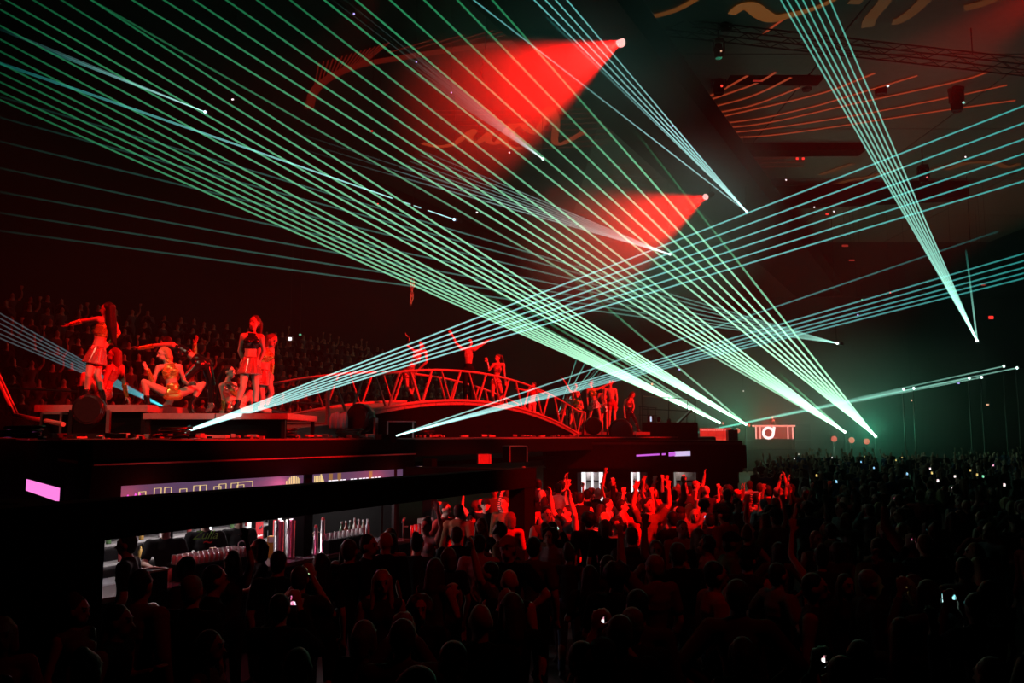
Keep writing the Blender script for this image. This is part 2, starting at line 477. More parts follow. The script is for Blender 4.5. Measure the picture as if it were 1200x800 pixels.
# back bar: shelving with light strips and goods
bb = empty('back_bar', uv(10.7, -11.6, 0), 'back bar cabinets and open shelves under white strip lights', 'cabinet', rz=YAW_U)
for i in range(4):
    x = -1.78 + i * 1.19
    box('cabinet_body', (x, 0.1, 0.36), (1.15, 0.5, 0.72), mat('cabinet_grey', (0.25, 0.24, 0.26), 0.4), bb, bevel=0.01)
    d_ = box('cabinet_door', (x, -0.17, 0.36), (1.08, 0.03, 0.66), M_BLACK, bb, bevel=0.01)
    box('handle', (0.4, -0.03, 0.22), (0.2, 0.02, 0.02), M_STEEL, d_)
for z in (0.95, 1.25, 1.55):
    box('shelf', (0, 0.25, z), (4.7, 0.3, 0.03), mat('shelf_white', (0.4, 0.4, 0.4), 0.4), bb)
M_STRIP = glow('white_strip', (1.0, 0.93, 0.98), 3.0, True)
for px in (133.5, 262.5, 309, 335, 344):
    p = on_v(px, -11.35, 0); x = (p - bb.location).dot(U)
    box('light_strip', (x, 0.08, 1.24), (0.06, 0.03, 0.94), M_STRIP, bb)
for t_ in (8.4, 10.3, 12.2):
    lamp('bar_lamp', 'POINT', uv(t_, -10.4, 2.3), 45 if t_ < 9 else 130, (1.0, 0.86, 0.86), radius=0.25)
lamp('bar_lamp', 'POINT', uv(10.0, -8.75, 2.2), 12, (1.0, 0.12, 0.3), radius=0.15)
lamp('bar_lamp', 'POINT', uv(7.4, -8.6, 2.2), 10, (1.0, 0.05, 0.05), radius=0.15)
lamp('bar_lamp', 'POINT', uv(12.6, -8.6, 2.2), 10, (1.0, 0.05, 0.05), radius=0.15)
# ------------------------------------------------------------------ people
def capsule(p0, p1, r0, r1, flat=None, n=10):
    """closed tapered capsule; flat = (axis, factor) squeezes it along one axis"""
    p0, p1 = np.array(p0, float), np.array(p1, float)
    d = p1 - p0; L = np.linalg.norm(d)
    d = d / L if L > 1e-6 else np.array((0, 0, 1.0))
    a = np.cross(d, (0, 0, 1.0) if abs(d[2]) < 0.9 else (1.0, 0, 0)); a /= np.linalg.norm(a)
    b = np.cross(d, a)
    rows = []
    for w in (-75, -45, -15): rows.append((p0 + d * r0 * math.sin(math.radians(w)), r0 * math.cos(math.radians(w))))
    for w in (15, 45, 75): rows.append((p1 + d * r1 * math.sin(math.radians(w)), r1 * math.cos(math.radians(w))))
    ang = np.arange(n) * 2 * PI / n
    ring = np.cos(ang)[:, None] * a + np.sin(ang)[:, None] * b
    v = np.concatenate([c + ring * r for c, r in rows] + [[p0 - d * r0], [p1 + d * r1]])
    if flat is not None:
        ax, fc = np.array(flat[0], float), flat[1]
        rel = v - p0
        base = p0 + np.outer(rel @ d, d)
        off = v - base
        v = base + off + np.outer(off @ ax, ax) * (fc - 1)
    f = []
    for i in range(len(rows) - 1):
        for k in range(n): f.append((i * n + k, i * n + (k + 1) % n, (i + 1) * n + (k + 1) % n, (i + 1) * n + k))
    e = len(rows) * n
    for k in range(n):
        f.append((e, (k + 1) % n, k)); f.append((e + 1, (len(rows) - 1) * n + k, (len(rows) - 1) * n + (k + 1) % n))
    return v, f
def ellipsoid(c, ax, r, n=12, m=8):
    """ax: three unit axes, r: three radii"""
    v, f = [], []
    c = np.array(c, float); A = np.array([np.array(x) for x in ax])
    for i in range(1, m):
        t = PI * i / m
        for k in range(n):
            w = 2 * PI * k / n
            v.append(c + A[0] * r[0] * math.sin(t) * math.cos(w) + A[1] * r[1] * math.sin(t) * math.sin(w) + A[2] * r[2] * math.cos(t))
    v += [c + A[2] * r[2], c - A[2] * r[2]]
    for i in range(m - 2):
        for k in range(n): f.append((i * n + k, (i + 1) * n + k, (i + 1) * n + (k + 1) % n, i * n + (k + 1) % n))
    e = (m - 1) * n
    for k in range(n):
        f.append((e, k, (k + 1) % n)); f.append((e + 1, (m - 2) * n + (k + 1) % n, (m - 2) * n + k))
    return np.array(v), f

def frustum(p0, p1, r0, r1, flat=None, n=16):
    p0, p1 = np.array(p0, float), np.array(p1, float)
    d = (p1 - p0) / np.linalg.norm(p1 - p0)
    a = np.cross(d, (0, 0, 1.0) if abs(d[2]) < 0.9 else (1.0, 0, 0)); a /= np.linalg.norm(a); b = np.cross(d, a)
    ang = np.arange(n) * 2 * PI / n
    ring = np.cos(ang)[:, None] * a + np.sin(ang)[:, None] * b
    if flat is not None:
        ax = np.array(flat[0], float); ring = ring + np.outer(ring @ ax, ax) * (flat[1] - 1)
    wob = (1 + .05 * np.cos(ang * 8))[:, None]
    v = np.concatenate([p0 + ring * r0, p1 + ring * wob * r1, [p0, p1]])
    f = [(k, (k + 1) % n, n + (k + 1) % n, n + k) for k in range(n)] + [(2 * n, (k + 1) % n, k) for k in range(n)] + [(2 * n + 1, n + k, n + (k + 1) % n) for k in range(n)]
    return v, f

PENDING = []
def fuse(name, prims, m, parent, voxel, smooth=2, paint=None, more=()):
    """one continuous surface from overlapping primitives"""
    v, f, n = [], [], 0
    for pv, pf in prims:
        v.append(pv); f += [tuple(i + n for i in q) for q in pf]; n += len(pv)
    me = bpy.data.meshes.new(name)
    me.from_pydata(np.concatenate(v).tolist(), [], f)
    bm = bmesh.new(); bm.from_mesh(me); bmesh.ops.recalc_face_normals(bm, faces=bm.faces[:]); bm.to_mesh(me); bm.free()
    me.materials.append(m)
    for x in more: me.materials.append(x)
    o = link(name, me, parent)
    r = o.modifiers.new('remesh', 'REMESH'); r.mode = 'VOXEL'; r.voxel_size = voxel; r.use_smooth_shade = True
    if smooth:
        s = o.modifiers.new('smooth', 'SMOOTH'); s.factor = 0.5; s.iterations = smooth
    PENDING.append((o, paint))
    return o
def settle():
    bpy.context.view_layer.update()
    dg = bpy.context.evaluated_depsgraph_get()
    for o, paint in PENDING:
        me = bpy.data.meshes.new_from_object(o.evaluated_get(dg))
        old = o.data; o.modifiers.clear(); o.data = me; me.name = o.name
        bpy.data.meshes.remove(old)
        if paint:
            n = len(me.polygons)
            c = np.empty(n * 3); me.polygons.foreach_get('center', c); c = c.reshape(n, 3)
            idx = np.zeros(n, np.int32)
            for pos, rad, k in paint:
                rel = (c - np.array(pos)) / np.array(rad)
                idx[(rel ** 2).sum(1) < 1] = k
            me.polygons.foreach_set('material_index', idx)
        me.polygons.foreach_set('use_smooth', [True] * len(me.polygons))
    PENDING.clear()

def unit(v):
    v = V(v); return v.normalized() if v.length > 1e-9 else V((0, 0, 1))

def figure(J, root, k=1.0, sex='f', face=(0, -1, 0), look_down=0.0, torso=(0, -1, 0), voxel=0.012, skin=None, hair=('short', 'dark'), wear=(), shoe=True, curl=0.5, fat=1.0, do=('body', 'hair', 'wear')):
    """grows one body and its clothes from joints given in the root's space"""
    J = {a: V(p) for a, p in J.items()}
    pel, nb, hd = J['pel'], J['nb'], J['hd']
    sp = unit(nb - pel)
    R = unit(J['shR'] - J['shL']); R = unit(R - sp * R.dot(sp))
    F = unit(sp.cross(R))
    if F.dot(V(torso)) < 0: F = -F
    HF = unit(V(face)); HU = unit(hd - nb)
    HU = unit(HU * 0.5 + V((0, 0, 1)) * 0.5 + V((0, 0, 0.01)))
    HF = unit(HF - V((0, 0, 1)) * look_down); HU = unit(HU - HF * HU.dot(HF)); HR = HF.cross(HU)
    male = sex == 'm'
    g = k * fat
    sw = 1.16 if male else 1.0
    P = []
    waist, chest = pel.lerp(nb, 0.38), pel.lerp(nb, 0.72)
    tors = [capsule(J['hipL'].lerp(pel, 0.2), J['hipR'].lerp(pel, 0.2), (0.098 if male else 0.108) * g, (0.098 if male else 0.108) * g, (F, 0.9)),
            capsule(pel, waist, 0.112 * g, (0.108 if male else 0.092) * g, (F, 0.8)),
            capsule(waist, chest, (0.108 if male else 0.092) * g, 0.128 * g * sw, (F, 0.74)),
            capsule(chest, nb.lerp(chest, 0.35), 0.128 * g * sw, 0.1 * g * sw, (F, 0.72)),
            capsule(J['shL'].lerp(nb, 0.12), J['shR'].lerp(nb, 0.12), 0.056 * g * sw, 0.056 * g * sw)]
    if not male:
        for s in (-1, 1): tors.append(ellipsoid(chest - sp * 0.01 * k + F * 0.078 * g + R * 0.066 * s * g, (R, F, sp), (0.06 * g, 0.056 * g, 0.06 * g)))
    P += tors
    P.append(capsule(nb, hd - HU * 0.05 * k, 0.055 * k * sw, 0.048 * k * sw))
    P.append(ellipsoid(hd + HU * 0.012 * k - HF * 0.008 * k, (HR, HF, HU), (0.075 * k, 0.094 * k, 0.102 * k)))
    P.append(ellipsoid(hd + HF * 0.026 * k - HU * 0.058 * k, (HR, HF, HU), (0.055 * k, 0.06 * k, 0.056 * k)))
    P.append(capsule(hd + HF * 0.084 * k + HU * 0.004 * k, hd + HF * 0.107 * k - HU * 0.03 * k, 0.010 * k, 0.015 * k))
    P.append(capsule(hd + HF * 0.082 * k + HU * 0.028 * k - HR * 0.035 * k, hd + HF * 0.082 * k + HU * 0.028 * k + HR * 0.035 * k, 0.011 * k, 0.011 * k))
    P.append(capsule(hd + HF * 0.076 * k - HU * 0.062 * k - HR * 0.018 * k, hd + HF * 0.076 * k - HU * 0.062 * k + HR * 0.018 * k, 0.011 * k, 0.011 * k))
    for s in (-1, 1): P.append(ellipsoid(hd + HR * 0.075 * s * k - HU * 0.008 * k - HF * 0.005 * k, (HR, HF, HU), (0.014 * k, 0.024 * k, 0.032 * k)))
    aw = 1.22 if male else 1.0
    for s in 'LR':
        sh, el, wr, tp = J['sh' + s], J['el' + s], J['wr' + s], J['tip' + s]
        P.append(capsule(sh, sh.lerp(el, 0.4), 0.056 * g * aw, 0.046 * g * aw))
        P.append(capsule(sh, el, 0.047 * g * aw, 0.037 * g * aw))
        P.append(capsule(el, el.lerp(wr, 0.4), 0.037 * g * aw, 0.039 * g * aw))
        P.append(capsule(el.lerp(wr, 0.3), wr, 0.038 * g * aw, 0.027 * g * aw))
        d = unit(tp - wr); q = unit(wr - el)
        side = d.cross(q) if d.cross(q).length > 0.15 else d.cross(F)
        if side.length < 0.1: side = d.cross(V((0, 0, 1)))
        if side.length < 0.1: side = V((1, 0, 0))
        nrm = unit(side.cross(d)); side = unit(side)
        # palm is widest along 'side'
        P.append(capsule(wr, wr + d * 0.072 * k, 0.03 * k * aw ** 0.5, 0.036 * k * aw ** 0.5, (nrm, 0.5)))
        fr = max(0.0105 * k, voxel * 0.85)
        for i, fl in enumerate((0.07, 0.08, 0.075, 0.058)):
            b0 = wr + d * 0.088 * k + side * (i - 1.5) * 0.021 * k
            sp_ = unit(d + side * (i - 1.5) * 0.13 + nrm * curl * 0.25)
            b1 = b0 + sp_ * fl * 0.55 * k
            b2 = b1 + unit(sp_ + nrm * curl * 0.9) * fl * 0.5 * k
            P.append(capsule(b0 - sp_ * 0.02 * k, b1, fr, fr * 0.95, n=7)); P.append(capsule(b1, b2, fr * 0.95, fr * 0.85, n=7))
        t0 = wr + d * 0.025 * k - side * 0.024 * k
        t1 = t0 + unit(d * 0.8 - side + nrm * 0.3) * 0.045 * k
        P.append(capsule(t0, t1, fr * 1.25, fr * 1.1, n=7)); P.append(capsule(t1, t1 + unit(d - side * 0.4 + nrm * 0.3) * 0.035 * k, fr * 1.1, fr * 0.9, n=7))
    legs = {}
    for s in 'LR':
        hp, kn, an, to = J['hip' + s], J['kn' + s], J['an' + s], J['toe' + s]
        th = unit(kn - hp)
        back = unit((hp - kn).normalized() + (an - kn).normalized()) * -1 if ((hp - kn).normalized() + (an - kn).normalized()).length > 0.15 else F
        m_ = kn.lerp(an, 0.33) - back * 0.018 * k
        legs[s] = [capsule(hp, hp.lerp(kn, 0.5), 0.088 * g, 0.074 * g), capsule(hp.lerp(kn, 0.4), kn, 0.076 * g, 0.052 * g), capsule(kn, m_, 0.052 * g, 0.056 * g), capsule(m_, an, 0.055 * g, 0.033 * g)]
        heel = an - unit(V((to - an).xy.to_3d() if (to - an).xy.length > 0.03 else F.xy.to_3d())) * 0.03 * k
        heel.z = max(min(an.z - 0.045 * k, to.z + 0.08 * k), to.z - 0.02)
        legs[s + 'f'] = [capsule(an, heel, 0.034 * k, 0.034 * k), capsule(heel, to.lerp(heel, 0.45), 0.034 * k, 0.04 * k), capsule(an, to.lerp(heel, 0.4), 0.034 * k, 0.034 * k), capsule(to.lerp(heel, 0.45), to, 0.04 * k, 0.026 * k)]
        P += legs[s] + legs[s + 'f']
    eye = 0.0165 * k
    paint = []
    for s in (-1, 1):
        paint.append((hd + HF * 0.088 * k + HU * 0.006 * k + HR * 0.032 * s * k, (0.017 * k, 0.017 * k, 0.010 * k), 1))
        paint.append((hd + HF * 0.09 * k + HU * 0.03 * k + HR * 0.032 * s * k, (0.022 * k, 0.022 * k, 0.007 * k), 1))
    paint.append((hd + HF * 0.088 * k - HU * 0.062 * k, (0.026 * k, 0.026 * k, 0.010 * k), 2))
    if shoe:
        for s in 'LR':
            an, to = J['an' + s], J['toe' + s]
            paint.append((an.lerp(to, 0.45) - V((0, 0, 0.02)), (0.16 * k, 0.16 * k, 0.1 * k), 3))
    body = fuse('body', P, skin or M_SKIN, root, voxel, 2, paint, (M_EYE, M_LIPS, M_SHOE)) if 'body' in do else None
    # hair
    kind, hc = hair
    hm = M_HAIR.get(hc, M_HAIR['dark'])
    H = []
    if 'hair' not in do: kind = 'bald'
    if kind != 'bald':
        H.append(ellipsoid(hd + HU * 0.034 * k - HF * 0.024 * k, (HR, HF, HU), (0.084 * k, 0.092 * k, 0.094 * k)))
        H.append(ellipsoid(hd - HF * 0.045 * k - HU * 0.01 * k, (HR, HF, HU), (0.078 * k, 0.062 * k, 0.09 * k)))
    bk = hd - HF * 0.07 * k
    if kind == 'long':
        e = nb - F * 0.1 * k - sp * 0.12 * k
        H.append(capsule(bk, bk.lerp(e, 0.6), 0.075 * k, 0.085 * k)); H.append(capsule(bk.lerp(e, 0.55), e, 0.085 * k, 0.06 * k, (F, 0.6)))
        for s in (-1, 1): H.append(capsule(hd + HR * 0.072 * s * k + HU * 0.03 * k - HF * 0.01 * k, nb + HR * 0.09 * s * k + F * 0.03 * k - sp * 0.06 * k, 0.03 * k, 0.035 * k))
    if kind == 'bob':
        for s in (-1, 1): H.append(capsule(hd + HR * 0.07 * s * k + HU * 0.03 * k - HF * 0.012 * k, hd + HR * 0.078 * s * k - HU * 0.1 * k, 0.034 * k, 0.036 * k))
        H.append(capsule(bk, bk - HU * 0.1 * k, 0.075 * k, 0.06 * k))
    if kind == 'bun':
        H.append(ellipsoid(hd - HF * 0.06 * k + HU * 0.11 * k, (HR, HF, HU), (0.05 * k,) * 3))
    if kind == 'curly':
        for q in range(26):
            w = q * 2.4; zz = -0.3 + 1.3 * q / 26
            dd = HR * math.cos(w) * math.sqrt(max(0, 1 - min(1, zz * zz))) + HF * (math.sin(w) * math.sqrt(max(0, 1 - min(1, zz * zz))) - 0.25) + HU * zz
            if unit(dd).dot(HF) > 0.55: continue
            H.append(ellipsoid(hd + HU * 0.02 * k + unit(dd) * 0.098 * k, (HR, HF, HU), (0.034 * k,) * 3, 8, 6))
    if kind == 'train':      # long straight fall, end given by J['hair']
        e = J['hair']; 
        for j in (-1, 0, 1):
            o_ = HR * 0.045 * j * k + HF * 0.03 * abs(j) * k
            H.append(capsule(bk + HU * 0.03 * k + o_, bk.lerp(e, 0.5) + o_ * 1.3, 0.068 * k, 0.06 * k)); H.append(capsule(bk.lerp(e, 0.45) + o_ * 1.3, e + o_ * (1.2 + .3 * j) + V((0, 0, .05 * j * j * k)), 0.06 * k, 0.026 * k))
    if kind == 'pony':
        t = hd + HU * 0.1 * k - HF * 0.07 * k; e = J['hair']; md = t.lerp(e, 0.4) - HF * 0.06 * k + V((0, 0, 0.05 * k))
        H.append(capsule(t, md, 0.032 * k, 0.042 * k)); H.append(capsule(md, e, 0.042 * k, 0.018 * k))
    if H and kind != 'cap': fuse('hair', H, hm, root, max(0.013, voxel), 1)
    if kind == 'cap':
        fuse('hair', [H[1]], M_HAIR['dark'], root, max(0.013, voxel), 1)
        C = [ellipsoid(hd + HU * 0.05 * k - HF * 0.008 * k, (HR, HF, HU), (0.086 * k, 0.102 * k, 0.082 * k)), capsule(hd + HF * 0.08 * k + HU * 0.055 * k, hd + HF * 0.15 * k + HU * 0.045 * k, 0.06 * k, 0.05 * k, (HU, 0.2))]
        fuse('cap', C, CLOTH[hc] if hc in CLOTH else CLOTH['black'], root, max(0.013, voxel), 1)
    # clothes
    def grow(ps, d):
        out = []
        for a in ps:
            v, f = a; c = v.mean(0); out.append((c + (v - c) * d, f))
        return out
    gz = 0.010 * k
    for w in wear:
        nm, mm = w[0], w[1]
        Q = []
        if nm in ('shirt', 'sweater', 'hooded_jacket', 'vest'):
            for a, b, r0, r1, fl in ((pel - sp * 0.04 * k, waist, 0.128, 0.116, 0.82), (waist, chest, 0.118, 0.14 * sw, 0.78), (chest, nb.lerp(chest, 0.35), 0.14 * sw, 0.108 * sw, 0.76)):
                Q.append(capsule(a, b, r0 * g, r1 * g, (F, fl)))
            Q.append(capsule(J['shL'].lerp(nb, 0.12), J['shR'].lerp(nb, 0.12), 0.064 * g * sw, 0.064 * g * sw))
            if not male:
                for s in (-1, 1): Q.append(ellipsoid(chest + F * 0.084 * g + R * 0.066 * s * g, (R, F, sp), (0.066 * g, 0.06 * g, 0.066 * g)))
            for s in 'LR':
                sh, el, wr = J['sh' + s], J['el' + s], J['wr' + s]
                if nm == 'shirt':
                    Q.append(capsule(sh, sh.lerp(el, 0.62), 0.066 * g * aw, 0.058 * g * aw))
                elif nm != 'vest':
                    Q.append(capsule(sh, el, 0.066 * g * aw, 0.05 * g * aw)); Q.append(capsule(el, el.lerp(wr, 0.86), 0.05 * g * aw, 0.04 * g * aw))
            if nm == 'hooded_jacket': Q.append(capsule(nb - F * 0.05 * k - R * 0.05 * k, nb - F * 0.05 * k + R * 0.05 * k, 0.07 * k, 0.07 * k))
        elif nm == 'crop_top':
            Q.append(capsule(chest - sp * 0.035 * k, chest + sp * 0.035 * k, 0.131 * g, 0.131 * g, (F, 0.76)))
            for s in (-1, 1):
                Q.append(ellipsoid(chest - sp * 0.01 * k + F * 0.082 * g + R * 0.066 * s * g, (R, F, sp), (0.066 * g, 0.062 * g, 0.066 * g)))
                Q.append(capsule(chest + R * 0.085 * s * g + F * 0.07 * g, nb + R * 0.1 * s * g, 0.018 * k, 0.02 * k))
        elif nm == 'skirt':
            dn = unit(pel - waist)
            Q.append(frustum(pel.lerp(waist, 0.5), pel, 0.108 * g, 0.13 * g, (F, 0.9)))
            Q.append(frustum(pel - dn * 0.06 * k, pel + dn * 0.2 * k, 0.125 * g, 0.2 * g, (F, 0.92)))
        elif nm == 'briefs':
            Q.append(capsule(J['hipL'].lerp(pel, 0.15), J['hipR'].lerp(pel, 0.15), 0.116 * g, 0.116 * g, (F, 0.92))); Q.append(capsule(pel, pel.lerp(waist, 0.4), 0.12 * g, 0.112 * g, (F, 0.84)))
        elif nm == 'glove':
            s = w[2]; el, wr, tp = J['el' + s], J['wr' + s], J['tip' + s]
            Q.append(capsule(el.lerp(wr, 0.2), wr.lerp(tp, 0.1), 0.045 * g, 0.035 * g))
        elif nm == 'boot':
            s = w[2]; an, kn, to = J['an' + s], J['kn' + s], J['toe' + s]
            Q += grow(legs[s + 'f'], 1.12); Q.append(capsule(an, an.lerp(kn, w[3] if len(w) > 3 else 0.28), 0.045 * g, 0.052 * g))
            hb = an - (to - an).normalized() * 0.05 * k; Q.append(capsule(V((hb.x, hb.y, an.z - 0.02)), V((hb.x, hb.y, min(to.z, an.z - 0.06))), 0.026 * k, 0.02 * k))
        elif nm == 'trousers':
            Q.append(capsule(J['hipL'].lerp(pel, 0.15), J['hipR'].lerp(pel, 0.15), 0.116 * g, 0.116 * g, (F, 0.92))); Q.append(capsule(pel, pel.lerp(waist, 0.5), 0.122 * g, 0.116 * g, (F, 0.84)))
            for s in 'LR':
                hp, kn, an = J['hip' + s], J['kn' + s], J['an' + s]
                Q += [capsule(hp, kn, 0.098 * g, 0.066 * g), capsule(kn, an.lerp(kn, 0.1), 0.066 * g, 0.05 * g)]
        elif nm == 'shorts':
            Q.append(capsule(J['hipL'].lerp(pel, 0.15), J['hipR'].lerp(pel, 0.15), 0.118 * g, 0.118 * g, (F, 0.92))); Q.append(capsule(pel, pel.lerp(waist, 0.5), 0.122 * g, 0.116 * g, (F, 0.84)))
            for s in 'LR': Q.append(capsule(J['hip' + s], J['hip' + s].lerp(J['kn' + s], 0.35), 0.1 * g, 0.09 * g))
        elif nm == 'choker':
            Q.append(capsule(nb + HU * 0.035 * k, nb + HU * 0.055 * k, 0.058 * k, 0.056 * k))
        if Q: fuse(nm, Q, mm, root, max(0.012, voxel), 1)
    return body

# ---- joints read off the picture, with human bone lengths
LEN = dict(torso=0.5, neck=0.2, sh=0.175, up=0.285, fore=0.25, hand=0.17, hip=0.09, thigh=0.43, shin=0.42, foot=0.2)
def reach(a, px, py, L, toward=0.0):
    """the point on the sight line of (px, py) at bone length L from joint a; toward > 0 picks the nearer one"""
    o = V((0, 0, CAM_H)); d = ray(px, py).normalized()
    t = (a - o).dot(d); c = o + d * t
    h2 = L * L - (c - a).length_squared
    if h2 <= 0: return a + (c - a).normalized() * L
    h = math.sqrt(h2)
    if toward is None: return c
    return c - d * h * toward
def posed(D, Y, k):
    """D: joint -> (px, py[, toward]) ; toward in -1..1 scales the depth offset"""
    J = {'pel': at(*D['pel'][:2], Y)}
    def go(n, frm, L):
        p = D[n]; tw = p[2] if len(p) > 2 else 0.0
        q = reach(J[frm], p[0], p[1], L * k, tw if tw else 0.0)
        if tw == 0.0:    # in the picture plane of its parent
            q = at(p[0], p[1], J[frm].y); dd = q - J[frm]
            if dd.length > L * k * 1.02: q = J[frm] + dd.normalized() * L * k
        J[n] = q
    go('nb', 'pel', LEN['torso']); go('hd', 'nb', LEN['neck'])
    for s in 'LR':
        go('sh' + s, 'nb', LEN['sh']); go('el' + s, 'sh' + s, LEN['up']); go('wr' + s, 'el' + s, LEN['fore']); go('tip' + s, 'wr' + s, LEN['hand'])
        go('hip' + s, 'pel', LEN['hip']); go('kn' + s, 'hip' + s, LEN['thigh']); go('an' + s, 'kn' + s, LEN['shin']); go('toe' + s, 'an' + s, LEN['foot'])
    if 'hair' in D: J['hair'] = at(D['hair'][0], D['hair'][1], J['hd'].y + (D['hair'][2] if len(D['hair']) > 2 else 0))
    return J
def yaw_dir(a):
    """0 faces the camera, 90 faces picture right, -90 left, 180 away"""
    a = math.radians(a); return (math.sin(a), -math.cos(a), 0)
def dancer(label, D, Y, k=1.0, face=0, torso=0, group=None, **kw):
    J = posed(D, Y, k)
    zmin = min(J[a].z for a in ('toeL', 'toeR', 'anL', 'anR'))
    root = empty('person', (J['pel'].x, J['pel'].y, zmin - 0.03), label, 'person', group)
    L = {a: p - root.location for a, p in J.items()}
    figure(L, root, k, face=yaw_dir(face), torso=yaw_dir(torso), **kw)
    return root
GLV = lambda s: ('glove', M_GOLD, s)
BT = lambda s, h=0.28: ('boot', M_LEATHER, s, h)

G1 = 'dancers on the first platform'
dancer('standing dancer with waist-length dark hair, gold top and red skirt, arm stretched out', dict(
    pel=(114, 412), nb=(123, 373), hd=(126, 360), shL=(115, 374, .4), elL=(97, 376), wrL=(84, 379), tipL=(73, 384), shR=(132, 374, -.5), elR=(139, 390, -.3), wrR=(129, 401, .5), tipR=(122, 407, .3),
    hipL=(109, 415, .4), knL=(104, 440, .4), anL=(101, 465, -.3), toeL=(97, 472), hipR=(117, 414, -.4), knR=(114, 440, .5), anR=(121, 466, -.2), toeR=(124, 474, .3), hair=(135, 404, .12)),
    14.0, 1.02, face=-80, torso=-70, hair=('train', 'dark'), wear=[('crop_top', M_GOLD), ('skirt', M_REDSEQ), GLV('L'), GLV('R'), BT('L'), BT('R')], shoe=False)
dancer('dancer leaning back on one hand with knees up behind the long-haired dancer', dict(
    pel=(122, 461), nb=(135, 428), hd=(133, 414), shL=(128, 431, .5), elL=(123, 445, .3), wrL=(121, 455), tipL=(119, 462), shR=(142, 430, -.4), elR=(145, 448), wrR=(148, 464), tipR=(154, 475),
    hipL=(119, 462, .5), knL=(94, 434, .3), anL=(95, 460, .2), toeL=(91, 471, .5), hipR=(125, 462, -.5), knR=(110, 436, -.3), anR=(112, 463, -.2), toeR=(108, 472, .4), hair=(140, 440, .1)),
    14.7, 1.0, face=-60, torso=-60, hair=('train', 'auburn'), wear=[('crop_top', M_REDSEQ), ('briefs', M_REDSEQ), GLV('R'), BT('L'), BT('R')], shoe=False)
dancer('squatting dancer in gold bra and gold briefs with knees wide apart', dict(
    pel=(203, 458), nb=(198, 427), hd=(190, 412), shL=(186, 431, .3), elL=(179, 448, .4), wrL=(174, 434, .4), tipL=(167, 424, .2), shR=(210, 430, .1), elR=(216, 447, -.3), wrR=(221, 450, .9), tipR=(226, 449, .3),
    hipL=(198, 462, .2), knL=(168, 447, .45), anL=(173, 472, .1), toeL=(166, 482, .6), hipR=(208, 462, .2), knR=(238, 450, .4), anR=(224, 472, .1), toeR=(228, 484, .7), hair=(201, 424, .1)),
    14.0, 1.0, face=-45, look_down=.15, torso=-15, hair=('train', 'blonde'), wear=[('crop_top', M_GOLD), ('briefs', M_GOLD), ('choker', M_GOLD), GLV('L'), BT('L'), BT('R')], shoe=False)
dancer('dancer in black leather trousers bending low behind the squatting dancer', dict(
    pel=(237, 425), nb=(205, 406), hd=(182, 398), shL=(202, 404, .5), elL=(176, 405), wrL=(160, 409), tipL=(150, 405), shR=(208, 411, -.5), elR=(228, 419, -.2), wrR=(228, 404, .3), tipR=(232, 394),
    hipL=(233, 427, .5), knL=(215, 445, .3), anL=(199, 466, -.2), toeL=(193, 474), hipR=(242, 427, -.5), knR=(248, 450, .3), anR=(247, 472, -.2), toeR=(243, 481)),
    14.9, 1.05, face=-80, look_down=.35, torso=-60, hair=('short', 'dark'), wear=[('trousers', M_LEATHER), GLV('L'), GLV('R'), ('boot', M_SILVER, 'L', .6), ('boot', M_SILVER, 'R', .75), ('crop_top', M_LEATHER)], shoe=False)
dancer('seated dancer with long dark ponytail leaning on one straight arm', dict(
    pel=(274, 478), nb=(266, 449), hd=(269, 436), shL=(260, 452, .4), elL=(262, 468, -.2), wrL=(262, 479), tipL=(260, 486, .4), shR=(274, 451, -.3), elR=(279, 464, .3), wrR=(271, 457, .7), tipR=(268, 452, .3),
    hipL=(273, 480, .4), knL=(303, 479, .3), anL=(327, 483), toeL=(336, 483), hipR=(277, 480, -.4), knR=(293, 460, -.2), anR=(298, 482, -.2), toeR=(305, 486), hair=(254, 470, .1)),
    14.35, 1.0, face=75, torso=60, hair=('pony', 'dark'), wear=[('crop_top', M_REDSEQ), ('briefs', M_REDSEQ), GLV('L'), GLV('R'), BT('L'), BT('R')], shoe=False)
dancer('tall standing dancer with high ponytail, dark bra and pink-red sequined skirt', dict(
    pel=(293, 424), nb=(295, 391), hd=(298, 378), shL=(285, 394, .3), elL=(281, 411, -.4), wrL=(286, 424, -.3), tipL=(290, 431, .2), shR=(306, 395, .1), elR=(309, 411, -.5), wrR=(304, 423, -.2), tipR=(301, 430),
    hipL=(288, 427, .3), knL=(285, 453, .45), anL=(277, 477, -.2), toeL=(271, 484), hipR=(299, 427, .1), knR=(300, 455, .3), anR=(299, 480, -.2), toeR=(296, 488, .5), hair=(305, 400, .15)),
    14.05, 1.03, face=-15, torso=-25, hair=('pony', 'brown'), wear=[('crop_top', M_LEATHER), ('skirt', M_REDSEQ), ('choker', M_LEATHER), BT('L'), BT('R')], shoe=False)
dancer('dancer looking down with hanging gold-gloved arm behind the tall ponytailed dancer', dict(
    pel=(308, 438), nb=(311, 408), hd=(319, 399), shL=(305, 411, .5), elL=(302, 424, .2), wrL=(305, 437, .3), tipL=(306, 444), shR=(318, 410, -.4), elR=(319, 425, .2), wrR=(318, 436), tipR=(321, 445),
    hipL=(304, 441, .4), knL=(307, 464, .3), anL=(305, 484, -.2), toeL=(301, 490), hipR=(312, 440, -.3), knR=(318, 460, .4), anR=(309, 481, -.3), toeR=(312, 488), hair=(311, 412, .1)),
    14.7, 1.0, face=60, look_down=.35, torso=50, hair=('train', 'auburn'), wear=[('crop_top', M_GOLD), ('skirt', M_REDSEQ), GLV('L'), GLV('R'), BT('L'), BT('R')], shoe=False)
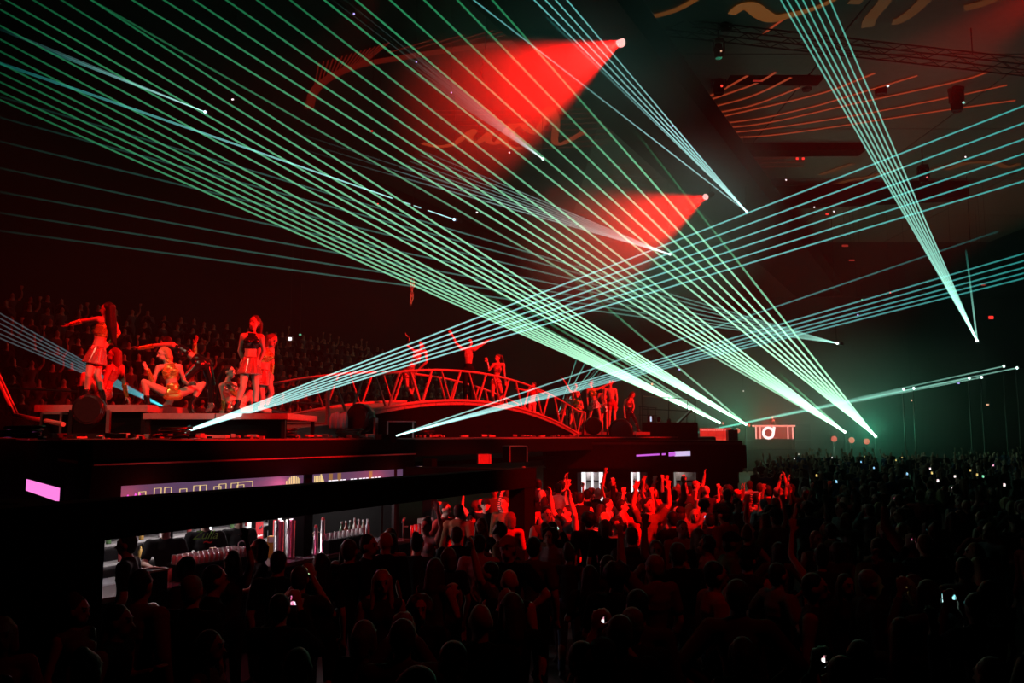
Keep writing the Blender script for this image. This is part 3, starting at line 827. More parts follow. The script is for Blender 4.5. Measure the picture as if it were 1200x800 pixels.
# on the bridge
dancer('dancer on the bridge with one arm raised high and sequined shorts', dict(
    pel=(479, 434), nb=(491, 412), hd=(493, 402), shL=(484, 411, .3), elL=(477, 405), wrL=(479, 396), tipL=(474, 390), shR=(498, 412, .2), elR=(500, 424), wrR=(491, 432, .5), tipR=(488, 437),
    hipL=(475, 436, .3), knL=(477, 453, .4), anL=(485, 467, -.3), toeL=(487, 473), hipR=(482, 436, .2), knR=(484, 454, .3), anR=(480, 469, -.3), toeR=(484, 474), hair=(499, 413, .1)),
    21.8, 1.0, face=5, torso=-10, hair=('pony', 'brown'), wear=[('crop_top', M_REDSEQ), ('shorts', M_REDSEQ), ('glove', M_LEATHER, 'L'), BT('L'), BT('R')], shoe=False, voxel=.013)
dancer('shirtless muscular man in black trousers with both arms flung up on the bridge', dict(
    pel=(549, 432), nb=(548, 408), hd=(551, 399), shL=(540, 409), elL=(534, 402), wrL=(530, 393), tipL=(527, 388), shR=(556, 409), elR=(564, 404), wrR=(571, 399), tipR=(576, 397),
    hipL=(545, 434), knL=(545, 452), anL=(545, 469), toeL=(544, 475, .3), hipR=(553, 434), knR=(553, 452), anR=(553, 469), toeR=(554, 475, .3)),
    24, 1.06, sex='m', face=20, torso=10, hair=('short', 'dark'), wear=[('trousers', CLOTH['black'])], voxel=.013)
dancer('dancer with a high swinging ponytail walking down the bridge, one hand lifted', dict(
    pel=(581, 446), nb=(584, 426), hd=(582.5, 417), shL=(578, 427, .3), elL=(573, 434), wrL=(571, 424), tipL=(569, 418), shR=(590, 427, -.2), elR=(591, 437), wrR=(592, 446), tipR=(593, 451),
    hipL=(578, 448, .3), knL=(577, 463, .3), anL=(578, 477, -.2), toeL=(574, 482), hipR=(584, 448, -.2), knR=(588, 461, .3), anR=(585, 476, -.3), toeR=(588, 482), hair=(590, 424, .1)),
    26, 1.0, face=-40, torso=-20, hair=('pony', 'brown'), wear=[('crop_top', M_REDSEQ), ('briefs', M_REDSEQ), ('glove', M_SILVER, 'L'), ('glove', M_SILVER, 'R'), BT('L'), BT('R')], shoe=False, voxel=.013)
dancer('boy in pale trousers with arms spread at the far foot of the bridge', dict(
    pel=(623, 472), nb=(625, 457), hd=(625.5, 450), shL=(620, 458), elL=(614, 457), wrL=(609, 456), tipL=(606, 455), shR=(630, 458), elR=(635, 460), wrR=(640, 461), tipR=(643, 462),
    hipL=(621, 473), knL=(620, 484), anL=(618, 494), toeL=(617, 497), hipR=(626, 473), knR=(626, 484), anR=(626, 494), toeR=(627, 497)),
    29, .86, sex='m', face=-60, torso=-20, hair=('short', 'brown'), wear=[('trousers', CLOTH['white']), ('vest', CLOTH['red'])], voxel=.013)
# the far group
dancer('central dancer of the far group in gold bra, one arm stretched out sideways', dict(
    pel=(697, 472), nb=(694, 456), hd=(692, 449), shL=(688, 457), elL=(688, 468), wrL=(689, 476), tipL=(690, 481), shR=(700, 456), elR=(709, 452), wrR=(717, 448), tipR=(723, 446),
    hipL=(694, 474), knL=(691, 488), anL=(689, 501), toeL=(687, 505), hipR=(700, 474), knR=(703, 488), anR=(704, 501), toeR=(705, 505)),
    30.5, 1.02, face=-60, torso=-10, hair=('bun', 'brown'), wear=[('crop_top', M_GOLD), ('skirt', M_SILVER), BT('L'), BT('R')], shoe=False, voxel=.014)
dancer('seated far dancer with crossed arms and bent knees beside the central gold-bra dancer', dict(
    pel=(676, 479), nb=(676, 470), hd=(675.5, 463), shL=(671, 471), elL=(669, 478), wrL=(675, 474, .6), tipL=(679, 473), shR=(681, 471), elR=(683, 478), wrR=(678, 475, .6), tipR=(673, 475),
    hipL=(673, 480, .3), knL=(669, 487, .8), anL=(668, 498), toeL=(667, 502, .4), hipR=(679, 480, .3), knR=(684, 488, .8), anR=(680, 499), toeR=(681, 503, .4)),
    31, 1.0, face=0, torso=0, hair=('short', 'dark'), wear=[('crop_top', M_GOLD), ('briefs', M_GOLD)], voxel=.014)
dancer('far dancer throwing one arm straight up behind the seated one', dict(
    pel=(673, 474), nb=(673, 459), hd=(674.5, 451), shL=(668, 459), elL=(662, 447), wrL=(658, 441), tipL=(653, 438), shR=(678, 460), elR=(681, 469), wrR=(682, 476), tipR=(682, 481),
    hipL=(670, 476), knL=(670, 489), anL=(670, 502), toeL=(669, 505), hipR=(676, 476), knR=(676, 489), anR=(677, 502), toeR=(678, 505)),
    32.3, 1.02, face=20, torso=0, hair=('short', 'brown'), wear=[('crop_top', M_REDSEQ), ('shorts', M_REDSEQ)], voxel=.014)
dancer('slim dancer standing at the outer edge of the far group nearest the bridge', dict(
    pel=(661, 480), nb=(664, 468), hd=(665, 461), shL=(659, 469), elL=(658, 479), wrL=(660, 486), tipL=(661, 491), shR=(669, 469), elR=(671, 478), wrR=(668, 485), tipR=(667, 490),
    hipL=(659, 482), knL=(659, 492), anL=(660, 503), toeL=(659, 506), hipR=(664, 482), knR=(664, 493), anR=(665, 503), toeR=(665, 506)),
    31, .95, face=10, torso=10, hair=('long', 'brown'), wear=[('crop_top', M_SILVER), ('skirt', M_REDSEQ)], voxel=.014)
dancer('far dancer with hands on hips just behind the gold-bra dancer', dict(
    pel=(708, 476), nb=(707, 461), hd=(706.5, 454), shL=(702, 462), elL=(699, 471), wrL=(704, 475, .4), tipL=(706, 478), shR=(712, 462), elR=(716, 471), wrR=(711, 475, .4), tipR=(709, 478),
    hipL=(705, 478), knL=(705, 491), anL=(706, 504), toeL=(705, 507), hipR=(711, 478), knR=(711, 491), anR=(711, 504), toeR=(712, 507)),
    31.8, 1.0, face=-20, torso=0, hair=('long', 'dark'), wear=[('crop_top', M_REDSEQ), ('skirt', M_SILVER), ('glove', M_SILVER, 'L')], voxel=.014)
dancer('bare-chested broad man standing last in the far group', dict(
    pel=(717, 472), nb=(715, 456), hd=(715, 448), shL=(709, 457), elL=(708, 467), wrL=(711, 475, .4), tipL=(713, 479), shR=(721, 457), elR=(723, 467), wrR=(722, 476), tipR=(722, 481),
    hipL=(714, 474), knL=(714, 488), anL=(714, 501), toeL=(713, 505), hipR=(720, 474), knR=(720, 488), anR=(721, 501), toeR=(722, 505)),
    31, 1.08, sex='m', face=-30, torso=-10, hair=('short', 'dark'), wear=[('shorts', CLOTH['red']), ('choker', M_SILVER)], voxel=.014)
dancer('dancer in black bending forward, hair over the face, apart from the far group', dict(
    pel=(738, 482), nb=(737, 467), hd=(743, 461), shL=(733, 469, .4), elL=(731, 477), wrL=(732, 485), tipL=(733, 490), shR=(741, 468, -.4), elR=(743, 477), wrR=(740, 485), tipR=(739, 490),
    hipL=(736, 484, .3), knL=(735, 495), anL=(737, 506), toeL=(736, 509), hipR=(740, 484, -.3), knR=(745, 493), anR=(748, 503), toeR=(751, 506)),
    31, .98, face=50, look_down=.4, torso=40, hair=('long', 'brown'), wear=[('crop_top', M_REDSEQ), ('trousers', M_LEATHER)], voxel=.014)
# aerial performer
aer = dancer('tiny red lit aerial performer hanging high above the bridge', dict(
    pel=(482.5, 343), nb=(483, 335.5), hd=(483.5, 331.5), shL=(481, 336), elL=(481.5, 330), wrL=(482.5, 325), tipL=(483, 322), shR=(485.5, 336), elR=(485.5, 330), wrR=(484.5, 325), tipR=(484, 322),
    hipL=(481, 344), knL=(481.5, 351), anL=(480.5, 357), toeL=(480, 360), hipR=(484, 344), knR=(484, 350), anR=(482, 356), toeR=(481, 359)),
    52, .78, face=20, torso=20, hair=('bun', 'brown'), wear=[('briefs', M_REDSEQ), ('crop_top', M_REDSEQ)], voxel=.016)
lamp('aerial_spot', 'SPOT', (2, 30, 12), 16000, RED, at(482.5, 343, 52), 5, 0.5, 0.2)
settle()
# ------------------------------------------------------------------ the crowd
def stance(pose, sex):
    w = 1.08 if sex == 'm' else 1.0
    J = dict(pel=(0, 0, .94), nb=(0, .02, 1.42), hd=(0, -.01, 1.60))
    for s, x in (('L', -1), ('R', 1)):
        J['sh' + s] = (x * .175 * w, .02, 1.385); J['hip' + s] = (x * .09, 0, .91); J['kn' + s] = (x * .1, -.02, .5); J['an' + s] = (x * .11, .02, .09); J['toe' + s] = (x * .13, -.16, .035)
    def arm(s, el, wr, tip):
        x = -1 if s == 'L' else 1; a = V(J['sh' + s])
        for n, o in (('el', el), ('wr', wr), ('tip', tip)): J[n + s] = a + V((x * o[0], o[1], o[2]))
    down = ((.07, .03, -.28), (.06, -.06, -.52), (.05, -.09, -.68))
    up = ((.13, -.10, .22), (.10, -.16, .46), (.08, -.18, .63))
    bent = ((.09, .02, -.27), (-.02, -.2, -.18), (-.08, -.32, -.1))
    P = dict(idle=(down, down), raise_one=(down, up), raise_both=(up, up), clap=(((.09, -.05, -.25), (-.1, -.26, -.1), (-.15, -.33, .04)),) * 2,
             phone=(((.08, -.2, -.14), (-.12, -.3, .16), (-.15, -.31, .29)),) * 2, drink=(down, bent), hips=(((.2, .04, -.22), (.02, -.03, -.38), (-.05, -.12, -.42)),) * 2,
             lean=(((.07, -.16, -.23), (-.02, -.38, -.25), (-.06, -.54, -.25)),) * 2)[pose]
    arm('L', *P[0]); arm('R', *P[1])
    return J
PLAN, KEEP = [], []
LIB = {}
def person(label, x, y, yaw, h=1.74, pose='idle', sex='m', hair=('short', 'dark'), top=('shirt', 'black'), legs='black', skin=None, group='people in the crowd'):
    PLAN.append(dict(label=label, x=x, y=y, yaw=yaw, h=h, pose=pose, sex=sex, hair=hair, top=top, legs=legs, skin=skin, group=group))
def pin(label, px, py, yaw, h=1.74, dy=0.0, **kw):
    """head top at pixel px, py for somebody of height h"""
    p = at_z(px, py, h)
    person(label, p.x, p.y + dy, yaw, h, **kw)
    return p
M = dict(sex='m'); W = dict(sex='f')
RG, DG, BG = 'dancing guests in the red light', 'guests in the dark floor crowd', 'guests at the first bar'
pin('man in black T-shirt in profile at the counter beside the end post', 150, 624, -80, 1.86, sex='m', group=BG)
pin('broad man in grey jacket seen from behind before the end post', 166, 667, 165, 1.86, sex='m', top=('sweater', 'grey'), hair=('short', 'dark'), group=BG)
pin('woman with bun in dark top, profile, next to the grey jacketed man', 92, 698, 75, 1.66, sex='f', hair=('bun', 'brown'), top=('vest', 'brown'), group=BG, pose='drink')
pin('cropped grey-haired man seen from behind, facing the glass crate', 226, 674, 170, 1.8, sex='m', hair=('short', 'grey'), group=BG)
pin('dark-haired man half turned beside the cropped grey-haired man', 252, 662, 120, 1.82, sex='m', group=BG)
pin('woman with red lit face and dark bob leaning on the bar counter', 303, 631, -60, 1.72, sex='f', hair=('bob', 'dark'), top=('shirt', 'black'), pose='lean', group=BG)
pin('man with dark hair from behind between the bob-haired woman and the steel taps', 327, 645, 175, 1.78, sex='m', group=BG)
pin('woman with long dark hair from behind, facing the steel taps', 377, 648, 180, 1.72, sex='f', hair=('long', 'dark'), group=BG)
pin('man with short brown hair from behind, first of the pair facing the bottles', 410, 632, 165, 1.8, sex='m', hair=('short', 'brown'), group=BG)
pin('man in profile with red lit jaw, second of the pair facing the bottles', 432, 626, 70, 1.82, sex='m', group=BG)
pin('bald man in black from behind under the far end of the bar', 452, 622, 170, 1.84, sex='m', hair=('bald', 'dark'), top=('sweater', 'black'), group=BG)
pin('blonde woman with long straight hair facing the camera near the bar', 448, 667, 15, 1.7, sex='f', hair=('long', 'blonde'), top=('vest', 'charcoal'), group=BG)
pin('bald man with red lit head seen from behind in mid crowd', 563, 706, 175, 1.8, sex='m', hair=('bald', 'dark'), group=DG)
pin('man with short hair and red lit face looking at the camera', 531, 752, 0, 1.78, sex='m', group=DG)
pin('nearest bald man with a pale rim of light on his crown', 349, 756, 175, 1.78, sex='m', hair=('bald', 'dark'), top=('sweater', 'charcoal'), group=DG)
pin('small woman with curly hair facing the camera behind the phone glow', 492, 697, 10, 1.62, sex='f', hair=('curly', 'brown'), top=('shirt', 'black'), group=DG)
pin('woman with auburn bob in front of the blonde woman', 428, 726, 150, 1.66, sex='f', hair=('bob', 'auburn'), top=('sweater', 'olive'), group=DG)
pin('man with curly dark hair, rim lit, in mid crowd', 722, 659, 150, 1.82, sex='m', hair=('curly', 'dark'), group=DG)
pin('broad-backed man in olive sweater in mid crowd', 747, 690, 170, 1.8, sex='m', hair=('short', 'dark'), top=('sweater', 'olive'), group=DG)
pin('grey-haired man with pale rim behind the broad-backed man', 741, 711, 170, 1.74, sex='m', hair=('short', 'grey'), top=('shirt', 'charcoal'), group=DG)
pin('man in flat pale cap near the bottom of the crowd', 706, 748, 160, 1.74, sex='m', hair=('cap', 'grey'), group=DG)
pin('red-faced man looking up beside the man in flat cap', 684, 752, 40, 1.72, sex='m', hair=('short', 'dark'), group=DG)
pin('grey-haired person with orange lit cheek beside a small lamp', 1019, 667, 90, 1.76, sex='m', hair=('short', 'grey'), top=('sweater', 'charcoal'), group=DG)
pin('woman with orange lit hair right behind the grey-haired person', 1069, 673, -60, 1.7, sex='f', hair=('bob', 'auburn'), top=('sweater', 'charcoal'), group=DG)
pin('bare-armed guest holding one long arm straight up in the dark', 962, 640, 170, 1.74, sex='f', hair=('bun', 'dark'), top=('vest', 'charcoal'), pose='raise_one', group=DG)
# under the beam and in the red wash
pin('man in black bomber jacket with cap facing the camera under the beam', 569, 584, 5, 1.78, sex='m', hair=('cap', 'black'), top=('sweater', 'black'), group=RG)
pin('man in loose red sleeve with his arm bent above the bar end', 522, 588, 60, 1.8, sex='m', top=('sweater', 'red'), pose='hips', group=RG)
pin('man in dark jacket from behind beside the red sleeved man', 538, 590, 160, 1.82, sex='m', top=('hooded_jacket', 'brown'), group=RG)
pin('woman with pulled-back hair and bright red face under the beam', 552, 601, -10, 1.66, sex='f', hair=('bun', 'dark'), top=('shirt', 'black'), group=RG)
pin('woman in striped top with both arms up next to the outer post', 603, 586, 170, 1.72, sex='f', hair=('long', 'dark'), top=('sweater', 'striped'), pose='raise_both', group=RG)
pin('tall man in brown sweater half hidden behind the striped woman', 591, 582, -30, 1.84, sex='m', hair=('short', 'brown'), top=('sweater', 'brown'), group=RG)
pin('man in pale open shirt from behind below the beam', 562, 626, 165, 1.74, sex='m', hair=('short', 'dark'), top=('shirt', 'white'), group=RG)
pin('man with black hair and wide white T-shirt seen from behind by the post', 654, 566, 175, 1.86, sex='m', top=('shirt', 'white'), group=RG)
pin('laughing woman with dark long hair beside the wide white T-shirt', 664, 574, -20, 1.7, sex='f', hair=('long', 'dark'), top=('vest', 'black'), group=RG)
pin('guest stretching one red arm up before the white lit bar window', 676, 578, 150, 1.74, sex='f', hair=('bun', 'dark'), top=('vest', 'red'), pose='raise_one', group=RG)
pin('man with shaved red lit head in front of the white bar window', 701, 571, 100, 1.8, sex='m', hair=('bald', 'dark'), top=('shirt', 'black'), group=RG)
pin('man in black jacket from behind left of the shaved-headed man', 688, 573, 170, 1.8, sex='m', top=('sweater', 'black'), group=RG)
pin('woman with long black hair and bare shoulder, seen from behind', 704, 590, 150, 1.7, sex='f', hair=('long', 'dark'), top=('vest', 'black'), pose='drink', group=RG)
pin('bearded man in white shirt turned aside behind the long black hair', 712, 583, 70, 1.76, sex='m', top=('shirt', 'white'), group=RG)
pin('smiling woman with dark curls facing the camera in red light', 722, 607, 0, 1.7, sex='f', hair=('curly', 'dark'), top=('vest', 'white'), group=RG)
pin('woman with big dark brown bob from behind beside the smiling curly woman', 709, 608, 175, 1.72, sex='f', hair=('bob', 'brown'), top=('shirt', 'black'), group=RG)
pin('man with short dark hair in profile, cigarette-thin light at his mouth', 729, 585, 80, 1.78, sex='m', top=('shirt', 'grey'), group=RG)
pin('woman in red top with both arms lifted in the middle of the red light', 747, 589, 170, 1.7, sex='f', hair=('bun', 'dark'), top=('shirt', 'red'), pose='raise_both', group=RG)
pin('guest with covered face behind both lifted hands', 766, 571, 10, 1.76, sex='f', hair=('bob', 'brown'), top=('vest', 'red'), pose='raise_both', group=RG)
pin('woman with dark fringe facing the raised hands in red light', 786, 576, -60, 1.72, sex='f', hair=('bob', 'dark'), top=('sweater', 'black'), group=RG)
pin('woman with light headband facing the camera holding her hands together', 815, 596, -15, 1.7, sex='f', hair=('long', 'blonde'), top=('sweater', 'black'), pose='clap', group=RG)
pin('man in open white collar in the fading edge of the red light', 864, 583, 40, 1.8, sex='m', top=('shirt', 'white'), group=RG)
pin('man with cap near the second bar window, arm raised', 815, 563, 60, 1.8, sex='m', hair=('cap', 'red'), top=('shirt', 'charcoal'), pose='raise_one', group=RG)
pin('bare-armed guest raising both hands at the crowd edge', 897, 601, 165, 1.74, sex='f', hair=('long', 'brown'), top=('vest', 'charcoal'), pose='raise_both', group=DG)
pin('man in white shirt with back to the camera below the post', 690, 600, 178, 1.8, sex='m', hair=('curly', 'dark'), top=('sweater', 'black'), group=RG)
pin('man in charcoal hoodie under the wash, looking at the far stage', 740, 617, 172, 1.78, sex='m', hair=('short', 'brown'), top=('hooded_jacket', 'charcoal'), group=RG)
pin('woman in brown dress top with bun next to the lit phone', 641, 614, 120, 1.68, sex='f', hair=('bun', 'brown'), top=('vest', 'brown'), group=RG)

# phones held up: pixel of the phone, then its holder
PHONES = [(653, 616, 'phone', 'lit phone with green picture held beside the outer post', 1, 'short', 'm'), (758, 590, 'phone', 'pale glowing phone in the brightest red light', 0, 'bob', 'f'), (794, 599, 'phone', 'phone with small yellow picture held high', 0, 'cap', 'm'),
          (825, 606, 'phone', 'phone with blue picture next to the headband woman', 1, 'short', 'm'), (592, 700, 'phone', 'phone with blue and pink screen held before the bald man', 1, 'long', 'f'), (703, 726, 'phone', 'tiny white dot of a phone low in the dark crowd', 1, 'short', 'm'),
          (1014, 595, 'phone', 'phone with green and white screen in mid crowd', 1, 'short', 'm'), (1083, 619, 'phone', 'phone with turquoise screen far over the dark floor', 1, 'bun', 'f'), (1066, 632, 'phone', 'dim phone with pink dots below the turquoise one', 1, 'short', 'm'),
          (1111, 700, 'phone', 'brightest phone, wide turquoise screen in the dark corner', 0, 'short', 'm'), (1054, 685, 'phone', 'phone with amber and green dots beside the orange cheek', 1, 'bob', 'f'), (1048, 584, 'phone', 'phone with small magenta spark in mid crowd', 1, 'short', 'm'),
          (345, 701, 'phone', 'pink glowing phone near the bar front', 1, 'short', 'm'), (361, 669, 'phone', 'phone with orange and green icons near the bar', 0, 'short', 'm'), (472, 730, 'phone', 'tilted phone edge glinting beside the blonde woman', 1, 'short', 'm'),
          (1046, 600, 'phone', 'phone with thin teal line of light', 0, 'short', 'm'), (1115, 572, 'phone', 'phone with warm white dots far out in the crowd', 1, 'short', 'm'), (1122, 564, 'phone', 'phone with cyan dot above the warm white one', 1, 'long', 'f'), (961, 771, 'phone', 'faint white phone dot close to the bottom of the crowd', 1, 'short', 'm')]
PH_SPEC = []
for i, (px, py, _, lab, portrait, hk, sx) in enumerate(PHONES):
    h = 1.7 + 0.04 * (i % 3)
    k = h / 1.70
    yaw = 180 + (i * 37 % 31) - 15
    p = at_z(px, py, 1.60 * k)
    f = V(yaw_dir(yaw))
    PH_SPEC.append((p, yaw, lab, portrait, i))
    person('person holding up the ' + lab.split(' ', 1)[1] if not lab.split(' ')[0] in ('phone', 'lit') else 'person holding up the ' + lab, p.x - f.x * .34 * k, p.y - f.y * .34 * k, yaw, h, 'phone', sx, (hk, ('dark', 'brown', 'auburn')[i % 3]) if hk != 'cap' else ('cap', 'black'),
           ('shirt' if i % 2 else 'sweater', ('black', 'charcoal', 'grey', 'navy')[i % 4]), group=DG)

HAIRD = {('short', 'dark'): 'short dark hair', ('short', 'brown'): 'short brown hair', ('short', 'grey'): 'cropped grey hair', ('long', 'dark'): 'long dark hair', ('long', 'brown'): 'long brown hair', ('long', 'blonde'): 'long blonde hair', ('bob', 'dark'): 'a dark bob',
         ('bob', 'auburn'): 'an auburn bob', ('bob', 'blonde'): 'a blonde bob', ('bun', 'dark'): 'a dark bun', ('bun', 'brown'): 'a brown bun', ('curly', 'dark'): 'dark curls', ('curly', 'brown'): 'brown curls', ('bald', 'dark'): 'bald head', ('cap', 'black'): 'black cap', ('cap', 'red'): 'red cap', ('cap', 'grey'): 'grey cap'}
HM = [('short', 'dark')] * 4 + [('short', 'brown')] * 3 + [('short', 'grey'), ('curly', 'dark'), ('bald', 'dark'), ('cap', 'black'), ('cap', 'red'), ('cap', 'grey')]
HF_ = [('long', 'dark')] * 2 + [('long', 'brown')] * 2 + [('long', 'blonde'), ('bob', 'dark'), ('bob', 'auburn'), ('bob', 'blonde'), ('bun', 'dark'), ('bun', 'brown'), ('curly', 'brown')]
TOPD = {'shirt': 'T-shirt', 'sweater': 'sweater', 'vest': 'sleeveless top', 'hooded_jacket': 'hooded jacket'}
POSED = {'idle': 'arms down', 'raise_one': 'one arm up', 'raise_both': 'both arms up', 'clap': 'hands clasped', 'drink': 'hand on chest', 'hips': 'hands on hips'}
def blocked(x, y):
    p = V((x, y, 0)); t, v = U.dot(p), N.dot(p)
    if t < 13.6 and v < -7.2: return True
    if t < 14.5 and -7.2 <= v < -6.0 and (t > bt1 - 0.9 or t < bt0 + 2.6): return True
    if t >= 13.6 and v < -9.4: return True
    if y > 23.2 and x < 8.6: return True
    return abs(x) > 0.66 * y + 0.3
SEEN_LABELS = set(q['label'] for q in PLAN)
cand = []
r2 = random.Random(11)
for _ in range(26000):
    y = 3.9 + 24.5 * r2.random() ** 0.75
    x = (r2.random() * 2 - 1) * 0.66 * y
    if not blocked(x, y): cand.append((x, y))
PTS = [(q['x'], q['y']) for q in PLAN]
picked = []
for x, y in cand:
    if all((x - a) ** 2 + (y - b) ** 2 > 0.72 ** 2 for a, b in PTS):
        PTS.append((x, y)); picked.append((x, y))
picked.sort(key=lambda p: p[1])
LIMIT = 300 - len(PLAN) - 28
for x, y in picked[:LIMIT]:
    lit = y > 14 and -2 < x < 6.5
    while True:
        sex = r2.choice('mf'); hair = r2.choice(HM if sex == 'm' else HF_)
        pose = r2.choice(['idle'] * 3 + ['drink', 'hips', 'clap', 'raise_one'] + (['raise_both', 'raise_one', 'clap', 'raise_both'] if lit else []))
        top = (r2.choice(['shirt', 'shirt', 'sweater', 'vest', 'hooded_jacket'] if sex == 'm' else ['vest', 'vest', 'shirt', 'sweater']), r2.choice(['black', 'black', 'charcoal', 'navy', 'olive', 'brown', 'grey', 'red'] + (['white', 'white', 'red', 'striped'] if lit else [])))
        fc = r2.random()
        yaw, fd = (r2.uniform(140, 220), 'facing away') if fc < .62 else ((r2.choice((-1, 1)) * r2.uniform(60, 115), 'turned sideways') if fc < .85 else (r2.uniform(-35, 35), 'facing the camera'))
        hd_ = HAIRD[hair]
        lab = f"{'man' if sex == 'm' else 'woman'} with {hd_} in {top[1]} {TOPD[top[0]]}, {POSED[pose]}, {fd}"
        if lab not in SEEN_LABELS: break
    SEEN_LABELS.add(lab)
    person(lab, x, y, yaw, r2.uniform(1.68, 1.88) if sex == 'm' else r2.uniform(1.58, 1.74), pose, sex, hair, top, r2.choice(['black', 'denim', 'charcoal']), r2.choice([None, None, None, M_SKIN2, M_SKIN2, M_SKIN3]), RG if lit else DG)
LAST_Y = picked[min(LIMIT, len(picked)) - 1][1]

# bartenders (they are in the plan too, behind the counter)
BT_ = 'bartenders behind the counter'
def tend(label, px, v, yaw, **kw):
    p = on_v(px, v, 0); person(label, p.x, p.y, yaw, group=BT_, **kw); return p
bt1p = tend('bartender in black T-shirt with green script on the chest', 242, -9.75, 18, h=1.84, sex='m', pose='drink', top=('shirt', 'black'))
tend('bartender bent over the glasses beside the scripted shirt', 196, -9.75, 25, h=1.8, sex='m', pose='lean', top=('shirt', 'black'))
bt3p = tend('bartender with a white letter on the shirt beside the red lit signs', 281, -9.8, 30, h=1.8, sex='m', pose='idle', top=('shirt', 'black'))
tend('bartender in black standing behind the steel tap columns', 350, -9.85, 60, h=1.82, sex='m', pose='drink', top=('sweater', 'black'))
tend('bartender in black in the dim far end of the bar, red lit face', 440, -10.2, -10, h=1.78, sex='m', top=('sweater', 'black'))
# crew silhouettes on the stage roof near the rail
def crew(label, px, py, Y, h, yaw, pose='idle'):
    p = at(px, py, Y); person(label, p.x, p.y, yaw, h, pose, 'm', ('short', 'dark'), ('sweater', 'black'), group='crew on the stage roof'); PLAN[-1]['z'] = p.z - h
crew('crew member in black crouched low by the control desk, nearer the dancers', 772, 488, 34, 1.7, 160)
crew('crew member in black at the control desk beside the tilted lid', 784, 490, 34.5, 1.7, 170)
crew('DJ figure standing on top of the far red booth', 905, 487, 72, 1.75, 0, 'clap')

def lib(kind, key):
    if (kind, key) in LIB: return LIB[(kind, key)]
    root = link('library_root', None); KEEP.append(root)
    if kind == 'body':
        pose, sex = key; figure(stance(pose, sex), root, 1.0, sex, do=('body',), voxel=0.016, curl=.6)
    elif kind == 'wear':
        pose, sex, nm = key; figure(stance(pose, sex), root, 1.0, sex, do=('wear',), voxel=0.018, wear=[(nm, CLOTH['black'])])
    else:
        figure(stance('idle', 'm'), root, 1.0, 'm', do=('hair',), voxel=0.018, hair=key)
    LIB[(kind, key)] = list(root.children)
    return LIB[(kind, key)]
for q in PLAN:
    lib('body', (q['pose'], q['sex'])); lib('wear', (q['pose'], q['sex'], q['top'][0])); lib('wear', (q['pose'], q['sex'], 'trousers'))
    if q['hair'][0] != 'bald': lib('hair', q['hair'])
settle()
ALT = {}
def dressed(me, m):
    k = (me.name, m.name)
    if me.materials[0] == m: return me
    if k not in ALT:
        c = me.copy(); c.materials[0] = m; ALT[k] = c
    return ALT[k]
PEOPLE = []
for q in PLAN:
    root = empty('person', (q['x'], q['y'], q.get('z', 0.0)), q['label'], 'person', q['group'], math.radians(q['yaw']))
    s = q['h'] / 1.72; root.scale = (s, s, s)
    src = [(o, q['skin'] or M_SKIN) for o in lib('body', (q['pose'], q['sex']))] + [(o, CLOTH[q['top'][1]]) for o in lib('wear', (q['pose'], q['sex'], q['top'][0]))] + [(o, CLOTH[q['legs']]) for o in lib('wear', (q['pose'], q['sex'], 'trousers'))]
    if q['hair'][0] != 'bald': src += [(o, None) for o in lib('hair', q['hair'])]
    for o, m in src:
        c = o.copy(); COL.objects.link(c); c.parent = root
        if m: c.data = dressed(c.data, m)
    PEOPLE.append(root)
# far guests nobody could count, and the spectators on the grandstand
def coarse(pose, sex, vox):
    root = link('library_root', None); KEEP.append(root)
    o = figure(stance(pose, sex), root, 1.0, sex, do=('body',), voxel=vox, fat=1.12)
    return o
cs = [coarse(p, s, .055) for p, s in (('idle', 'm'), ('idle', 'f'), ('raise_one', 'm'), ('raise_both', 'f'), ('clap', 'm'))]
settle()
CS = []
for o in cs:
    me = o.data; n = len(me.vertices); c = np.empty(n * 3); me.vertices.foreach_get('co', c)
    CS.append((c.reshape(n, 3), [tuple(p.vertices) for p in me.polygons]))
def mass(name, spots, mats, label, group=None):
    v, f, mi, n = [], [], [], 0
    for x, y, z, yaw, h, w in spots:
        c, fs = CS[w]; a = math.radians(yaw); s = h / 1.72
        R_ = np.array([[math.cos(a), -math.sin(a), 0], [math.sin(a), math.cos(a), 0], [0, 0, 1]])
        cc = (c * s) @ R_.T + np.array((x, y, z))
        v.append(cc); f += [tuple(i + n for i in q) for q in fs]
        cz = c[:, 2]
        bodym = 1 + r2.randrange(len(mats) - 1)
        mi += [0 if np.mean(cz[list(q)]) > 1.43 else bodym for q in fs]
        n += len(c)
    me = bpy.data.meshes.new(name); me.from_pydata(np.concatenate(v).tolist(), [], f)
    for m in mats: me.materials.append(m)
    me.polygons.foreach_set('material_index', mi); me.polygons.foreach_set('use_smooth', [True] * len(f))
    o = link(name, me); tag(o, label, 'crowd', None, 'stuff')
    return o
far = []
FP = []
for _ in range(30000):
    y = LAST_Y - 1 + (70 - LAST_Y) * r2.random() ** 1.3
    x = (-0.05 + r2.random() * 0.72) * y
    p = V((x, y, 0))
    if blocked(x, y) or (x < 0.205 * y + 3.5 and y > 23) and N.dot(p) < -6.5: continue
    if y > 62 and 14 < x < 34: continue
    gap = 0.75 + 0.012 * y
    if all((x - a) ** 2 + (y - b) ** 2 > gap * gap for a, b in FP) and all((x - a) ** 2 + (y - b) ** 2 > .5 for a, b in PTS[:len(PLAN)]):
        FP.append((x, y)); far.append((x, y, 0, r2.uniform(130, 230), r2.uniform(1.62, 1.85), r2.choice((0, 0, 0, 1, 1, 2, 3, 4))))
    if len(far) > 950: break
mass('crowd', far, [M_SKIN3, CLOTH['black'], CLOTH['black'], CLOTH['navy']], 'distant dark mass of guests filling the floor up to the far stage')
sp_ = []
